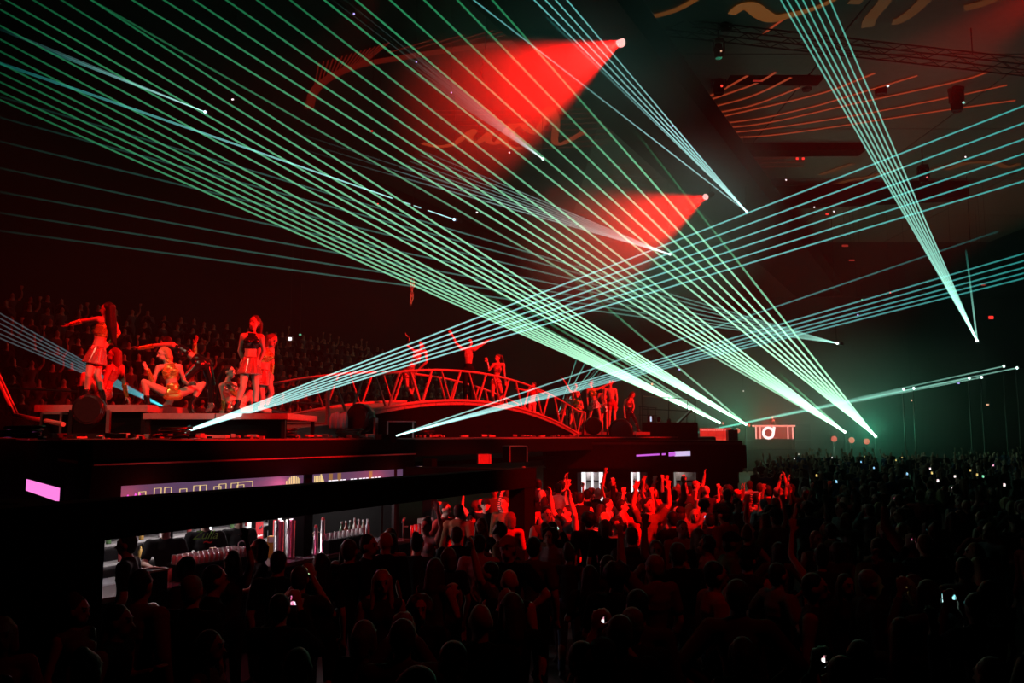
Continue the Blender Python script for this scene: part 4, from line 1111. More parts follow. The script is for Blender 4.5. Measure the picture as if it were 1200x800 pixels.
for i in range(ROWS - 1):
    v, z = row_vz(i)
    t = -1.0
    while t < 45:
        t += r2.uniform(.5, .95)
        p = uv(t, v + .1, z - .15); sp_.append((p.x, p.y, p.z - 0.35, r2.uniform(20, 70), r2.uniform(1.6, 1.8), r2.choice((0, 1, 1, 4, 4, 2))))
mass('crowd', sp_, [M_SKIN3, CLOTH['black'], CLOTH['black'], CLOTH['charcoal']], 'dim red spectators packed on the stepped grandstand behind the stage')
for k in KEEP:
    for c in list(k.children): bpy.data.objects.remove(c)
    bpy.data.objects.remove(k)
# the phones themselves
SCR = [screen_mat('screen_green', (0, .02, .02), (.05, .8, .35), (1, .9, .9), 1.5, 60), screen_mat('screen_blue', (.02, .02, .05), (.1, .6, .9), (1, .8, 1), 1.5, 55), screen_mat('screen_teal', (.02, .2, .2), (.3, .9, .95), (.7, 1, 1), 1.6, 30),
       screen_mat('screen_amber', (.02, .0, .0), (.9, .5, .1), (.7, 1, .5), 1.3, 60), screen_mat('screen_pink', (.4, .02, .1), (1, .3, .5), (1, .8, .9), 1.3, 25), screen_mat('screen_pale', (.5, .2, .25), (1, .8, .8), (1, 1, 1), 1.5, 30)]
PSC = [0, 5, 3, 1, 1, 5, 0, 1, 4, 2, 3, 4, 4, 3, 5, 2, 5, 1, 5]
for (p, yaw, lab, por, i) in PH_SPEC:
    e = empty('phone', p, lab, 'phone', 'lit phones in the crowd', math.radians(yaw))
    f = (.06, .012, .115) if por else (.115, .012, .06)
    if i == 9: f = (.13, .014, .075)
    box('phone_body', (0, 0, 0), f, M_BLACK, e, bevel=0.004)
    box('screen', (0, .008, 0), (f[0] * .9, .004, f[2] * .9), SCR[PSC[i]], e)
FARPH = [(931, 537, 5), (954, 533, 5), (975, 536, 5), (1013, 535, 3), (1009, 541, 1), (1024, 548, 1), (1050, 539, 3), (1057, 536, 3), (1063, 555, 1), (1090, 549, 5), (1092, 554, 3), (1099, 563, 5), (1119, 558, 5), (1137, 551, 3), (1145, 556, 3), (1152, 558, 0), (1177, 568, 5), (1164, 545, 4), (957, 557, 3), (980, 564, 1), (936, 532, 5), (916, 528, 4)]
ORD0 = ('first', 'second', 'third', 'fourth', 'fifth', 'sixth', 'seventh', 'eighth', 'ninth', 'tenth', 'eleventh', 'twelfth', 'thirteenth', 'fourteenth', 'fifteenth', 'sixteenth', 'seventeenth', 'eighteenth', 'nineteenth', 'twentieth', 'twenty-first', 'twenty-second')
FARPH.sort()
for i_, (px, py, s) in enumerate(FARPH):
    p = at_z(px, py, 1.66)
    o = box('phone', p, (.05, .02, .075), SCR[s]); tag(o, f'tiny {("green", "blue", "teal", "amber", "pink", "white")[s]} phone light in the far dark crowd, {ORD0[i_]} from the far booth', 'phone', 'tiny phone lights far back')
# ------------------------------------------------------------------ stage: platforms, bridge, gear
def plat(label, px0, px1, Y0, Y1, pytop, lip, cat='platform'):
    zt = at(px0, pytop, Y0).z
    a, b = at(px0, 500, Y0), at(px1, 500, Y0)
    a.z = b.z = 0
    c = (a + b) / 2; L = (b - a).length
    e = empty('stage_platform', (c.x, (Y0 + Y1) / 2, ZD), label, cat, 'stage platforms')
    D_ = Y1 - Y0
    n = max(2, round(L / 1.0))
    for i in range(n):
        box('deck_panel', (-L / 2 + (i + .5) * L / n, 0, zt - ZD - lip / 2), (L / n - .012, D_, lip), M_LIP, e, bevel=.008)
    box('front_skirt', (0, -D_ / 2 + .12, (zt - ZD - lip) / 2), (L - .1, .04, zt - ZD - lip), M_BLACK, e)
    for sx in (-1, 1):
        for sy in (-1, 1):
            box('leg', (sx * (L / 2 - .08), sy * (D_ / 2 - .06), (zt - ZD - lip) / 2), (.06, .06, zt - ZD - lip), M_BLACK2, e)
    return e
plat('higher dance platform with red lit edge under the long-haired dancer', 38, 172, 13.6, 15.4, 474, .12)
plat('lower dance platform with red lit edge under the squatting and tall dancers', 166, 337, 13.5, 15.6, 484, .10)
plat('far dance platform under the group of dancers beyond the bridge', 650, 762, 29.6, 33.4, 506, .12)

# arched bridge
VC, HW, T_0, T_1 = -12.3, 0.9, 14.0, 28.0
def bz(t): return max(3.85 - .0166 * (t - 20.2) ** 2, ZD + .06)
br = empty('arched_bridge', uv(21, VC, ZD), 'arched red timber footbridge with slanted railing struts in the middle of the stage', 'bridge')
def B(p): return V(p) - br.location
NP = 20
for i in range(NP):
    t0, t1 = T_0 + (T_1 - T_0) * i / NP, T_0 + (T_1 - T_0) * (i + 1) / NP - .02
    lo = [B(uv(t0, VC - HW, bz(t0) - .09)), B(uv(t1, VC - HW, bz(t1) - .09)), B(uv(t1, VC + HW, bz(t1) - .09)), B(uv(t0, VC + HW, bz(t0) - .09))]
    hi = [p + V((0, 0, .09)) for p in lo]
    MB().hexa(lo, hi).build('deck_plank', M_LIP, br)
for s in (-1, 1):
    lo, hi = [], []
    ts = [T_0 + (T_1 - T_0) * i / 24 for i in range(25)]
    m = MB()
    for i in range(24):
        a, b = ts[i], ts[i + 1]
        za, zb = bz(a), bz(b)
        L0 = [B(uv(a, VC + s * HW, ZD)), B(uv(b, VC + s * HW, ZD)), B(uv(b, VC + s * (HW - .06), ZD)), B(uv(a, VC + s * (HW - .06), ZD))]
        L1 = [B(uv(a, VC + s * HW, za - .1)), B(uv(b, VC + s * HW, zb - .1)), B(uv(b, VC + s * (HW - .06), zb - .1)), B(uv(a, VC + s * (HW - .06), za - .1))]
        m.hexa(L0, L1)
    m.build('side_skirt', M_BLACK, br)
    MB().tube([B(uv(t, VC + s * HW, bz(t) + .80)) for t in ts], .032, 8).build('handrail', M_RAIL, br, smooth=True)
    MB().tube([B(uv(t, VC + s * HW, bz(t) + .02)) for t in ts], .04, 6).build('deck_edge', M_RAIL, br, smooth=True)
    for t in (T_0, T_1):
        MB().tube([B(uv(t, VC + s * HW, bz(t) - .1)), B(uv(t, VC + s * HW, bz(t) + .82))], .045, 8).build('end_post', M_RAIL, br)
    n = 10
    for i in range(n):
        c = T_0 + (T_1 - T_0) * (i + .5) / n
        for q in (-1, 1):
            MB().tube([B(uv(c + q * .05, VC + s * HW, bz(c) + .02)), B(uv(c + q * .48, VC + s * HW, bz(c + q * .48) + .79))], .03, 6).build('strut', M_RAIL, br)
# near ramp in front of the bridge
rp = empty('ramp', uv(12.6, VC + .1, ZD), 'low red lit ramp leading up to the near end of the bridge', 'ramp', rz=YAW_U)
MB().hexa([(-1.5, -1.0, 0), (1.45, -1.0, 0), (1.45, 1.0, 0), (-1.5, 1.0, 0)], [(-1.5, -1.0, .06), (1.45, -1.0, .28), (1.45, 1.0, .28), (-1.5, 1.0, .06)]).build('ramp_deck', M_LIP, rp)
# second bridge end at the left edge of the roof
lb = empty('bridge_rail', at(10, 500, 15), 'cropped red railing of another footbridge at the dark near end of the stage', 'railing')
o = lb.location
MB().tube([at(-12, 425, 15) - o, at(17, 487, 15) - o], .035, 8).build('post', M_RAIL, lb)
MB().tube([at(-4, 432, 15.2) - o, at(21, 486, 15.2) - o], .02, 8).build('brace', M_RAIL, lb)
MB().tube([at(17, 486, 15) - o, at(74, 497, 12.4) - o], .035, 8).build('lower_rail', M_RAIL, lb)

# floor lights and stage gear
def wash_light(label, px, py, Y, r, yaw, frame=True):
    p = at(px, py, Y)
    e = empty('stage_lamp', (p.x, p.y, ZD), label, 'lamp', 'dark stage lamps', math.radians(yaw))
    z = p.z - ZD
    MB().tube([(0, r * .55, z), (0, r * .2, z), (0, -r * .5, z), (0, -r * .62, z)], [r * .55, r * .95, r, r * .92], 18).build('lamp_head', M_LEATHER, e, smooth=True)
    MB().tube([(0, -r * .6, z), (0, -r * .66, z)], [r * .85, r * .8], 18).build('lens', mat('dark_lens', (.02, .02, .02), .12), e)
    if frame:
        for s in (-1, 1): box('yoke_arm', (s * r * 1.12, 0, z * .5), (.05, .09, z), M_STEEL if s > 0 else M_BLACK2, e)
        box('base', (0, 0, .04), (r * 2.4, r * 1.1, .08), M_BLACK2, e, bevel=.01)
    return e
wash_light('big round black stage lamp in a yoke in front of the long-haired dancer', 106, 480, 13.2, .24, 10)
wash_light('black drum lamp tilted beside the near end of the bridge', 425, 490, 17.2, .30, -30)
wash_light('round black stage lamp at the feet of the gold-bra dancer', 694, 499, 28.6, .3, 15)
wash_light('wide black stage lamp between the far group and the control desk', 728, 505, 29, .42, -10)
def bx(name, label, cat, px, py_top, py_bot, Y, w, dpt, m, top=None, yaw=0, group=None, zbase=None):
    zt, zb = at(px, py_top, Y).z, at(px, py_bot, Y).z if zbase is None else zbase
    p = at(px, py_bot, Y)
    e = empty(name, (p.x, p.y + dpt / 2, zb), label, cat, group, math.radians(yaw))
    box('case_body', (0, 0, (zt - zb) * .46), (w, dpt, (zt - zb) * .92), m, e, bevel=.012)
    box('lid', (0, 0, (zt - zb) * .96), (w * 1.01, dpt * 1.01, (zt - zb) * .08), top or m, e, bevel=.006)
    for s in (-1, 1): box('corner', (s * w * .5, -dpt * .5, (zt - zb) * .5), (.03, .03, (zt - zb) * .96), M_STEEL, e)
    return e
bx('flight_case', 'flat black case with grey lid beside the second laser source', 'case', 469, 493, 513, 16.8, .5, .5, M_BLACK, mat('grey_lid', (.32, .29, .33), .5), zbase=ZD)
bx('flight_case', 'small dark case with a red lit front under the first platform edge', 'case', 60, 483, 492, 13.2, .3, .2, M_BLACK, M_LIP, zbase=ZD)
bx('flight_case', 'black case with a bright red slanting lid on the lower bar roof', 'case', 603, 522, 548, 19, .42, .4, M_BLACK, M_LIP, yaw=25, zbase=2.36)
bx('flight_case', 'small red lit box on the lower bar roof beside the larger black case', 'case', 566, 532, 543, 18, .25, .25, mat('dull_red_box', (.3, .1, .09), .6), None, yaw=15, zbase=2.36)
# folded cloth next to the drum lamp
cl = MB()
p0 = at(397, 489, 17)
for i in range(6):
    cl.tube([V((i * .055 - .14, .02 * (i % 2), 0)), V((i * .055 - .14, .03, .2)), V((i * .05 - .12, .0, .29 + .02 * (i % 3)))], [.05, .045, .03], 8)
o = cl.build('cloth', CLOTH['white'], None, V((p0.x, p0.y, bz(14) - .12)), smooth=True); tag(o, 'crumpled pale cloth draped next to the black drum lamp', 'cloth')
# confetti and cable clutter along the roof edge
cf = MB()
r3 = random.Random(5)
for i in range(420):
    t = r3.uniform(5.5, 34); v = FRONT_V - r3.uniform(.32, 2.6) - max(0, (t - 13.3)) * .0
    if t > 13.2: v -= 1.6
    c = uv(t, v, ZD + .02 + r3.random() * .03)
    cf.box(c, (r3.uniform(.05, .2), r3.uniform(.02, .08), .015 + r3.random() * .05), rz=r3.random() * 6, rx=r3.uniform(-.3, .3))
o = cf.build('confetti', M_LIP); tag(o, 'scattered scraps and confetti glinting red along the stage edge', 'debris', None, 'stuff')
for i, (t, v) in enumerate(((6.3, -9.6), (8.4, -9.5), (10.8, -9.7), (12.4, -9.6), (14.6, -11.4), (17.5, -11.3))):
    pts = []
    for q in range(40):
        w = q * .5; rr = .2 + .04 * math.sin(q * 1.7)
        pts.append((rr * math.cos(w), rr * math.sin(w), .02 + q * .0035))
    e = MB().tube(pts, .018, 6).build('cable_coil', M_LEATHER, None, uv(t, v, ZD), smooth=True)
    tag(e, ('black cable coil lying on the stage edge, ' + ('nearest the pink panel', 'second one from the pink panel', 'third one from the pink panel', 'just before the roof step', 'first one behind the roof step', 'nearest the small red box')[i]), 'cable', 'cable coils on the stage edge')
# steel frame and control desk
fr = empty('railing', at(785, 515, 36), 'thin black tubular frame standing at the far stage end', 'railing')
o = fr.location
def fp(px, py, Y=36): return at(px, py, Y) - o
FZ = [((753, 464), (815, 468)), ((753, 479), (815, 482)), ((753, 463), (753, 514)), ((784, 465), (783, 514)), ((806, 467), (804, 514)), ((815, 468), (814, 514))]
for i, (a, b) in enumerate(FZ): MB().tube([fp(*a), fp(*b)], .018, 6).build('rail' if i < 2 else 'upright', M_RAIL if i == 0 else M_BLACK2, fr)
fr2 = empty('railing', at(760, 515, 40), 'second faint tubular frame right behind the thin black one', 'railing')
o2 = fr2.location
for a, b in (((748, 476), (770, 478)), ((748, 486), (770, 487)), ((750, 476), (750, 512)), ((759, 477), (759, 512)), ((768, 478), (768, 512))):
    MB().tube([at(*a, 40) - o2, at(*b, 40) - o2], .018, 6).build('rail', M_BLACK2, fr2)
dk = empty('control_desk', at(785, 516, 33), 'black control desk with a tilted open lid at the far stage end', 'desk')
zd = at(785, 495, 33).z - dk.location.z
box('desk_body', (0, 0, zd / 2), (2.0, .8, zd), M_BLACK, dk, bevel=.02)
box('tilted_lid', (.55, -.1, zd + .22), (.75, .5, .06), M_BLACK2, dk, ry=-.75)
box('monitor', (-.75, -.2, zd + .14), (.24, .05, .26), M_BLACK2, dk)
box('screen', (-.75, -.23, zd + .14), (.06, .01, .2), glow('cool_screen', (.7, .8, 1), .9), dk)

# ------------------------------------------------------------------ goods on the bar
def glass(label, p, r=.032, h=.13, m=None, group=None, taper=.85):
    o = MB().lathe([(r * taper * .9, 0), (r * taper, .004), (r, h), (r * .93, h), (r * taper * .85, .012)], n=10).build('glass', m, None, p, smooth=True)
    return tag(o, label, 'glass', group)
def glassy(name, c, a=.35):
    m = bpy.data.materials.new(name); m.use_nodes = True; b = m.node_tree.nodes['Principled BSDF']
    b.inputs['Base Color'].default_value = tuple(c) + (1,); b.inputs['Roughness'].default_value = .08; b.inputs['Alpha'].default_value = a
    return m
M_GLASS = glassy('clear_glass', (.8, .75, .78))
crate = empty('glass_crate', on_v(252, -8.82, CTZ), 'dark crate packed with upturned glasses on the counter', 'crate', rz=YAW_U)
box('crate_body', (0, 0, .10), (1.15, .42, .2), M_BLACK, crate, bevel=.01)
for s in (-1, 1): box('crate_rim', (0, s * .205, .21), (1.15, .02, .02), M_BLACK2, crate)
k = 0
ORD = ('first', 'second', 'third', 'fourth', 'fifth', 'sixth', 'seventh', 'eighth', 'ninth', 'tenth', 'eleventh', 'twelfth', 'thirteenth', 'fourteenth', 'fifteenth', 'sixteenth', 'seventeenth', 'eighteenth', 'nineteenth', 'twentieth', 'twenty-first', 'twenty-second')
for ix in range(13):
    for iy in range(4):
        p = crate.matrix_basis @ V((-.51 + ix * .085, -.15 + iy * .1, .20))
        glass(f'upturned glass in the dark crate, {ORD[iy]} row from the crowd, {ORD[ix]} from the bin', p, .034, .12, M_GLASS, 'glasses in the dark crate', 1.1)
for i in range(16):
    p = on_v(160 + (i % 8) * 8.5, -8.95 - .14 * (i // 8), CTZ)
    glass(f'empty tall glass near the black bin, {("front", "back")[i // 8]} row, {ORD[i % 8]} from the end post', p, .034, .17, M_GLASS, 'tall glasses near the black bin')
for i in range(9):
    p = on_v(384 + i * 5, -8.85, CTZ + .2)
    glass(f'pinkish glass on the low black shelf, {ORD[i]} from the steel taps', p, .035, .11, M_GLASS, 'row of glasses before the bottles')
low = box('low_shelf', on_v(404, -8.85, CTZ + .1), (1.0, .2, .2), M_BLACK, None, YAW_U, .01); tag(low, 'low black box shelf under the row of pinkish glasses', 'shelf')
BOT = [((.05, .12, .05), 'clear'), ((.25, .05, .02), 'dark green'), ((.02, .05, .02), 'black'), ((.6, .55, .5), 'pale'), ((.55, .5, .5), 'white-capped'), ((.3, .28, .2), 'amber'), ((.5, .5, .55), 'frosted')]
for i, (c, nm) in enumerate(BOT):
    px = 401 + i * 5.0
    p = on_v(px, -9.12, CTZ + .08)
    h = .34 - .02 * (i in (5, 6)) + .03 * (i == 3)
    e = empty('bottle', p, f'{nm} spirit bottle, number {i + 1} counted from the steel taps', 'bottle', 'bottles standing on the bar')
    MB().lathe([(.036, 0), (.04, .01), (.04, h * .58), (.034, h * .66), (.015, h * .76), (.014, h * .92)], n=12).build('bottle_body', mat('bottle_' + nm.replace('-', '_').replace(' ', '_'), [x * .8 + .03 for x in c], .1, bump=0), e, smooth=True)
    MB().lathe([(.017, h * .9), (.017, h)], n=10).build('cap', mat('bottle_cap', (.7, .68, .7), .3, .6), e)
    MB().lathe([(.0408, h * .18), (.0408, h * .45)], n=12).build('label_band', mat('label_' + str(i % 3), ((.6, .55, .5), (.4, .1, .1), (.7, .68, .65))[i % 3], .6), e)
rk = box('bottle_shelf', on_v(416, -9.12, CTZ + .04), (.75, .14, .08), M_BLACK, None, YAW_U, .005); tag(rk, 'narrow black shelf under the seven spirit bottles', 'shelf')
for i, px in enumerate((328, 341)):
    e = empty('beer_tap', on_v(px, -9.0, CTZ), ('wide steel tap column in front of the second red cooler', 'wide steel tap column nearer the dark pillar')[i], 'tap', 'wide steel tap columns')
    MB().lathe([(.09, 0), (.09, .02), (.075, .03), (.075, .56), (.06, .58)], n=16).build('column', M_STEEL, e, smooth=True)
    MB().tube([(0, -.07, .45), (0, -.15, .45), (0, -.16, .38)], .012, 8).build('spout', M_STEEL, e); box('tap_handle', (0, -.12, .55), (.02, .02, .16), M_BLACK2, e)
for i, px in enumerate((371, 379)):
    e = empty('beer_tap', on_v(px, -8.9, CTZ), ('slim shorter steel tap column past the dark pillar', 'slim taller steel tap column with red tip past the dark pillar')[i], 'tap', 'slim steel tap columns')
    MB().lathe([(.05, 0), (.05, .02), (.035, .03), (.032, .42 + .1 * i)], n=12).build('column', M_STEEL, e, smooth=True)
    MB().lathe([(.03, .42 + .1 * i), (.02, .46 + .1 * i)], n=10).build('tip', mat('tap_tip_red', (.6, .05, .05), .4), e)
ft = empty('faucet', on_v(473, -8.95, CTZ), 'curved chrome faucet near the far end of the counter', 'faucet')
MB().tube([(0, 0, 0), (0, 0, .28), (.03, -.04, .36), (.02, -.12, .36), (0, -.16, .28)], .018, 8).build('spout', M_STEEL, ft, smooth=True); box('lever', (.05, 0, .2), (.07, .02, .02), M_STEEL, ft)
bi = empty('ice_bin', on_v(180, -8.52, CTZ), 'open black bin with red lit rim on the counter beside the profile man', 'bin', rz=YAW_U)
box('bin_body', (0, 0, .13), (.3, .26, .26), M_BLACK, bi, bevel=.01)
for s in (-1, 1):
    box('rim', (0, s * .13, .265), (.32, .02, .02), M_LIP, bi); box('rim', (s * .15, 0, .265), (.02, .26, .02), M_LIP, bi)
yb = empty('carton', on_v(321, -9.3, CTZ), 'yellow carton standing between the bob-haired woman and the taps', 'carton'); box('carton_body', (0, 0, .16), (.14, .12, .32), mat('yellow_card', (.75, .42, .05), .6), yb, bevel=.005)
box('white_label', (0, -.065, .27), (.1, .005, .08), mat('paper_white', (.75, .73, .7), .7), yb)
pb = empty('snack_box', on_v(500, -8.9, CTZ), 'patterned paper box at the far end of the counter', 'box', rz=YAW_U); box('box_body', (0, 0, .15), (.3, .22, .3), mat('speckled_card', (.45, .32, .3), .7, var=.8, scale=40), pb, bevel=.005)
for i in range(3):
    glass(f'dark stacked cup beside the patterned paper box, {ORD[2 - i]} from the box', on_v(483 + i * 4.5, -8.85, CTZ), .035, .22, mat('cup_red', (.25, .03, .04), .3), 'stacked cups near the paper box')
for px, lab in ((207, 'black bar mat with pink sheen beside the black bin'), (293, 'black bar mat with pink sheen in front of the bob-haired woman')):
    o = box('bar_mat', on_v(px, -8.62, CTZ + .006), (.4, .18, .012), mat('wet_mat', (.12, .03, .06), .12), None, YAW_U, .003); tag(o, lab, 'mat', 'bar mats')
# red coolers with lettering
M_RED_SIGN = glow('red_sign', (.85, .03, .04), .8); M_WHITE_SIGN = glow('white_sign', (1, .95, .95), 1.0)
for i, px in enumerate((303.5, 323.5)):
    p = on_v(px, -10.95, 0)
    e = empty('drinks_sign', p, ('narrow red lit sign on a black post, nearer the lettered bartender', 'narrow red lit sign on a black post, nearer the steel taps')[i], 'sign', 'red lit signs behind the bar', YAW_U)
    box('post', (0, .05, .72), (.15, .12, 1.44), M_BLACK, e, bevel=.01)
    sg = box('lit_panel', (0, -.03, 1.25), (.15, .03, .36), M_RED_SIGN, e)
    text('lettering', 'Jupiler', .05, M_WHITE_SIGN, sg, (0, -.02, -.05), (PI / 2, 0, 0), shear=.3)
    MB().tube([(-.02, -.018, .06), (.0, -.018, .09), (.03, -.018, .085), (.035, -.018, .12)], [.015, .022, .02, .008], 8).build('emblem', mat('emblem_dark', (.06, .06, .08), .5), sg)
# shelf goods behind the bar
for i in range(14):
    x = -2.2 + i * .33 + .05 * (i % 3)
    for zz in ((.965,), (.965, 1.265), (1.265,))[i % 3]:
        p = bb.matrix_basis @ V((x, .2, zz)); h = .2 + .05 * (i % 4)
        o = MB().lathe([(.035, 0), (.04, .01), (.04, h * .6), (.015, h * .8), (.014, h)], n=10).build('bottle', mat('shelf_bottle_%d' % (i % 4), ((.5, .3, .08), (.6, .58, .6), (.1, .2, .08), (.35, .05, .05))[i % 4], .15, bump=0), None, p, smooth=True)
        tag(o, f'{("amber", "clear", "green", "red")[i % 4]} bottle on the {"lower" if zz < 1 else "upper"} white back bar shelf, {ORD[i]} column from the end post', 'bottle', 'bottles on the back bar shelves')
# lettering on two shirts
def chest_text(p, yaw, z, body, size, m, dy, shear=.25, dx=0.0):
    root = min((q for q in PEOPLE if q['category'] == 'person'), key=lambda q: (q.location.xy - p.xy).length)
    s = root.scale.x
    return text('lettering', body, size / s, m, root, V((dx, -dy, z / s)), (PI / 2, 0, 0), shear, .003)
M_GREENTXT = mat('green_print', (.25, .75, .1), .6, bump=0); M_REDTXT = mat('red_print', (.75, .04, .04), .6, bump=0); M_WHITETXT = mat('white_print', (.75, .73, .72), .6, bump=0)
chest_text(bt1p, 0, 1.52, 'Zulla', .17, M_GREENTXT, .165, .45)
chest_text(bt1p, 0, 1.43, '~', .22, M_REDTXT, .165, .2, .03)
chest_text(bt1p, 0, 1.18, 'ORG', .11, M_WHITETXT, .15, .15)
chest_text(bt3p, 0, 1.3, 'C', .16, M_WHITETXT, .16, 0)

# ------------------------------------------------------------------ second bar block beyond the gap
b2 = empty('second_bar', (4.2, 26.2, 0), 'second black bar block with white lit hatches behind the red lit crowd', 'bar')
def Q(x, y, z): return V((x - 4.2, y - 26.2, z))
XL, XR = at(640, 540, 25).x, at(872, 540, 25).x
box('canopy', Q((XL + XR) / 2, 26.2, 2.35), (XR - XL, 3.2, .9), M_BLACK, b2, bevel=.12)
box('canopy_lip', Q((XL + XR) / 2, 24.6, 2.72), (XR - XL - .3, .06, .05), M_BLACK2, b2)
for px0, px1 in ((637, 677), (709, 740), (760, 789), (819, 866)):
    x0, x1 = at(px0, 560, 25).x, at(px1, 560, 25).x
    box('wall_panel', Q((x0 + x1) / 2, 25.3, 1.0), (x1 - x0, .3, 2.0), M_BLACK, b2)
box('counter', Q((XL + XR) / 2, 25.2, .5), (XR - XL - .4, .5, 1.0), M_BLACK, b2)
box('back_panel', Q((XL + XR) / 2, 27.6, 1.0), (XR - XL - .4, .1, 2.0), MATS['bar_back_wall'], b2)
for px0, px1, c in ((681.5, 686.5, 1), (692.5, 695.5, 1), (702, 706.5, 1), (739.5, 741.5, 1), (747, 749.5, 1), (790, 792, 0), (815, 817.5, 0)):
    x0, x1 = at(px0, 560, 25.5).x, at(px1, 560, 25.5).x
    box('light_strip', Q((x0 + x1) / 2, 25.5, 1.35), (x1 - x0, .04, 1.3), glow('hatch_strip', (1, .95, .97), 1.2) if c else glow('dim_strip', (.5, .42, .38), .45), b2)
for px0, px1 in ((687, 692), (696, 702), (741.5, 747), (792, 815)):
    x0, x1 = at(px0, 560, 25.9).x, at(px1, 560, 25.9).x
    box('hatch_panel', Q((x0 + x1) / 2, 25.9, 1.3), (x1 - x0, .05, 1.4), mat('hatch_grey', (.5, .46, .45), .5), b2)
    for j in range(3): box('shelf', Q((x0 + x1) / 2, 25.8, .9 + .35 * j), (x1 - x0, .16, .03), M_BLACK2, b2)
for x_ in (at(694, 560, 25).x, at(745, 560, 25).x): lamp('hatch_lamp', 'POINT', (x_, 25.75, 1.9), 5, (1, .9, .92), radius=.1)
lamp('hatch_lamp', 'POINT', (at(803, 560, 25).x, 25.7, 1.9), 2.5, (1, .85, .75), radius=.1)
hs = empty('light_sign', at(777, 532, 24.55), 'thin violet light strip on the canopy of the second bar', 'sign')
o = hs.location
for px0, py0, px1, py1, w in ((746, 533.5, 773, 532, .03), (776, 532, 780, 531.7, .03), (784, 531.6, 792, 531, .07), (791, 531, 809, 530.3, .085)):
    a, b = at(px0, py0, 24.55) - o, at(px1, py1, 24.55) - o
    MB().hexa([a + V((0, 0, -w)), b + V((0, 0, -w)), b + V((0, .05, -w)), a + V((0, .05, -w))], [a + V((0, 0, w * .6)), b + V((0, 0, w * .6)), b + V((0, .05, w * .6)), a + V((0, .05, w * .6))]).build('lit_segment', glow('violet_strip', (.75, .15, .9), .8) if px0 != 791 else glow('lilac_strip', (.75, .6, .95), .9), hs)

# ------------------------------------------------------------------ far stage
sc_ = empty('screen_wall', (at(842, 520, 55).x, 55, 0), 'red glowing screen panels beyond the second bar', 'screen')
M_REDSCR = screen_mat('red_screen', (.55, .01, .01), (.9, .03, .02), (1, .15, .08), .8, .9)
for i, px in enumerate((824, 833, 842, 851)):
    p = at(px, 514, 55); box('screen_panel', V((p.x - sc_.location.x, -.2, p.z)), (.48, .1, 1.35), M_REDSCR, sc_)
    for j in range(4): box('lamp_dot', V((p.x - sc_.location.x - .18 + j * .12, -.27, p.z + .55)), (.05, .03, .05), glow('hot_red', (1, .35, .3), 1.4), sc_)
box('support', (0, .1, 1.0), (2.2, .2, 2.0), M_BLACK, sc_)
tw = empty('speaker_tower', (at(858, 520, 54).x, 54, 0), 'tall black speaker tower beside the red screen panels', 'speaker'); zt = at(858, 503, 54).z
for j in range(4): box('speaker_box', (0, 0, zt * (j + .5) / 4), (.6, .6, zt / 4 - .02), M_BLACK2, tw, bevel=.02)
bo = empty('dj_booth', (at(905, 520, 72).x, 72, 0), 'far red lit booth with white emblem on a dark riser', 'booth')
bzt, bzm = at(905, 499, 72).z, at(905, 514, 72).z
box('riser', (0, .5, .9), (6.5, 3, 1.8), M_BLACK, bo); box('table_top', (0, -.4, bzt), (3.4, .9, .14), glow('booth_edge', (1, .25, .2), 1.1), bo)
box('front_panel', (0, -.7, (bzt + bzm) / 2), (3.0, .1, bzt - bzm), glow('booth_red', (.55, .01, .01), .6), bo)
for x in (-1.55, -1.2, 1.1, 1.5): box('lit_post', (x, -.78, (bzt + bzm) / 2), (.08, .06, bzt - bzm), glow('hot_red', (1, .35, .3), 1.4), bo)
em = MB(); em.tube([(.0 + .42 * math.cos(w), 0, .42 * math.sin(w)) for w in [i * .35 + .5 for i in range(16)]] + [(.5, 0, .5)], .11, 8)
em.build('emblem', glow('emblem_white', (1, .75, .75), 1.6), bo, V((-.55, -.85, (bzt + bzm) / 2 - .05)))
for s in (-1, 1):
    tt = empty('speaker_tower', (at(905 + s * 34, 520, 72).x, 72, 0), ('dark speaker stack on the emblem side of the far booth', 'dark speaker stack between the far booth and the red discs')[s > 0], 'speaker'); z_ = at(905, 497, 72).z
    for j in range(3): box('speaker_box', (0, 0, z_ * (j + .5) / 3), (1.3, 1, z_ / 3 - .03), M_BLACK2, tt, bevel=.03)
for i, (px, py) in enumerate(((864, 504.5), (977, 514), (997.5, 515.5), (1015, 517))):
    p = at(px, py, 70)
    e = empty('disc_lamp', (p.x, p.y, 0), ('round red disc lamp beside the far booth', 'first of three round red disc lamps by the green laser source', 'middle one of the three round red disc lamps', 'last of three round red disc lamps, under the green laser source')[i], 'lamp', 'round red disc lamps')
    MB().tube([(0, 0, p.z), (0, -.12, p.z)], .24 if i else .2, 18).build('disc', glow('disc_red', (.85, .06, .05), .8), e); MB().tube([(0, .02, 0), (0, .02, p.z)], .06, 8).build('stand', M_BLACK2, e); MB().tube([(0, .0, p.z), (0, -.08, p.z)], .29, 18).build('rim', M_BLACK2, e)

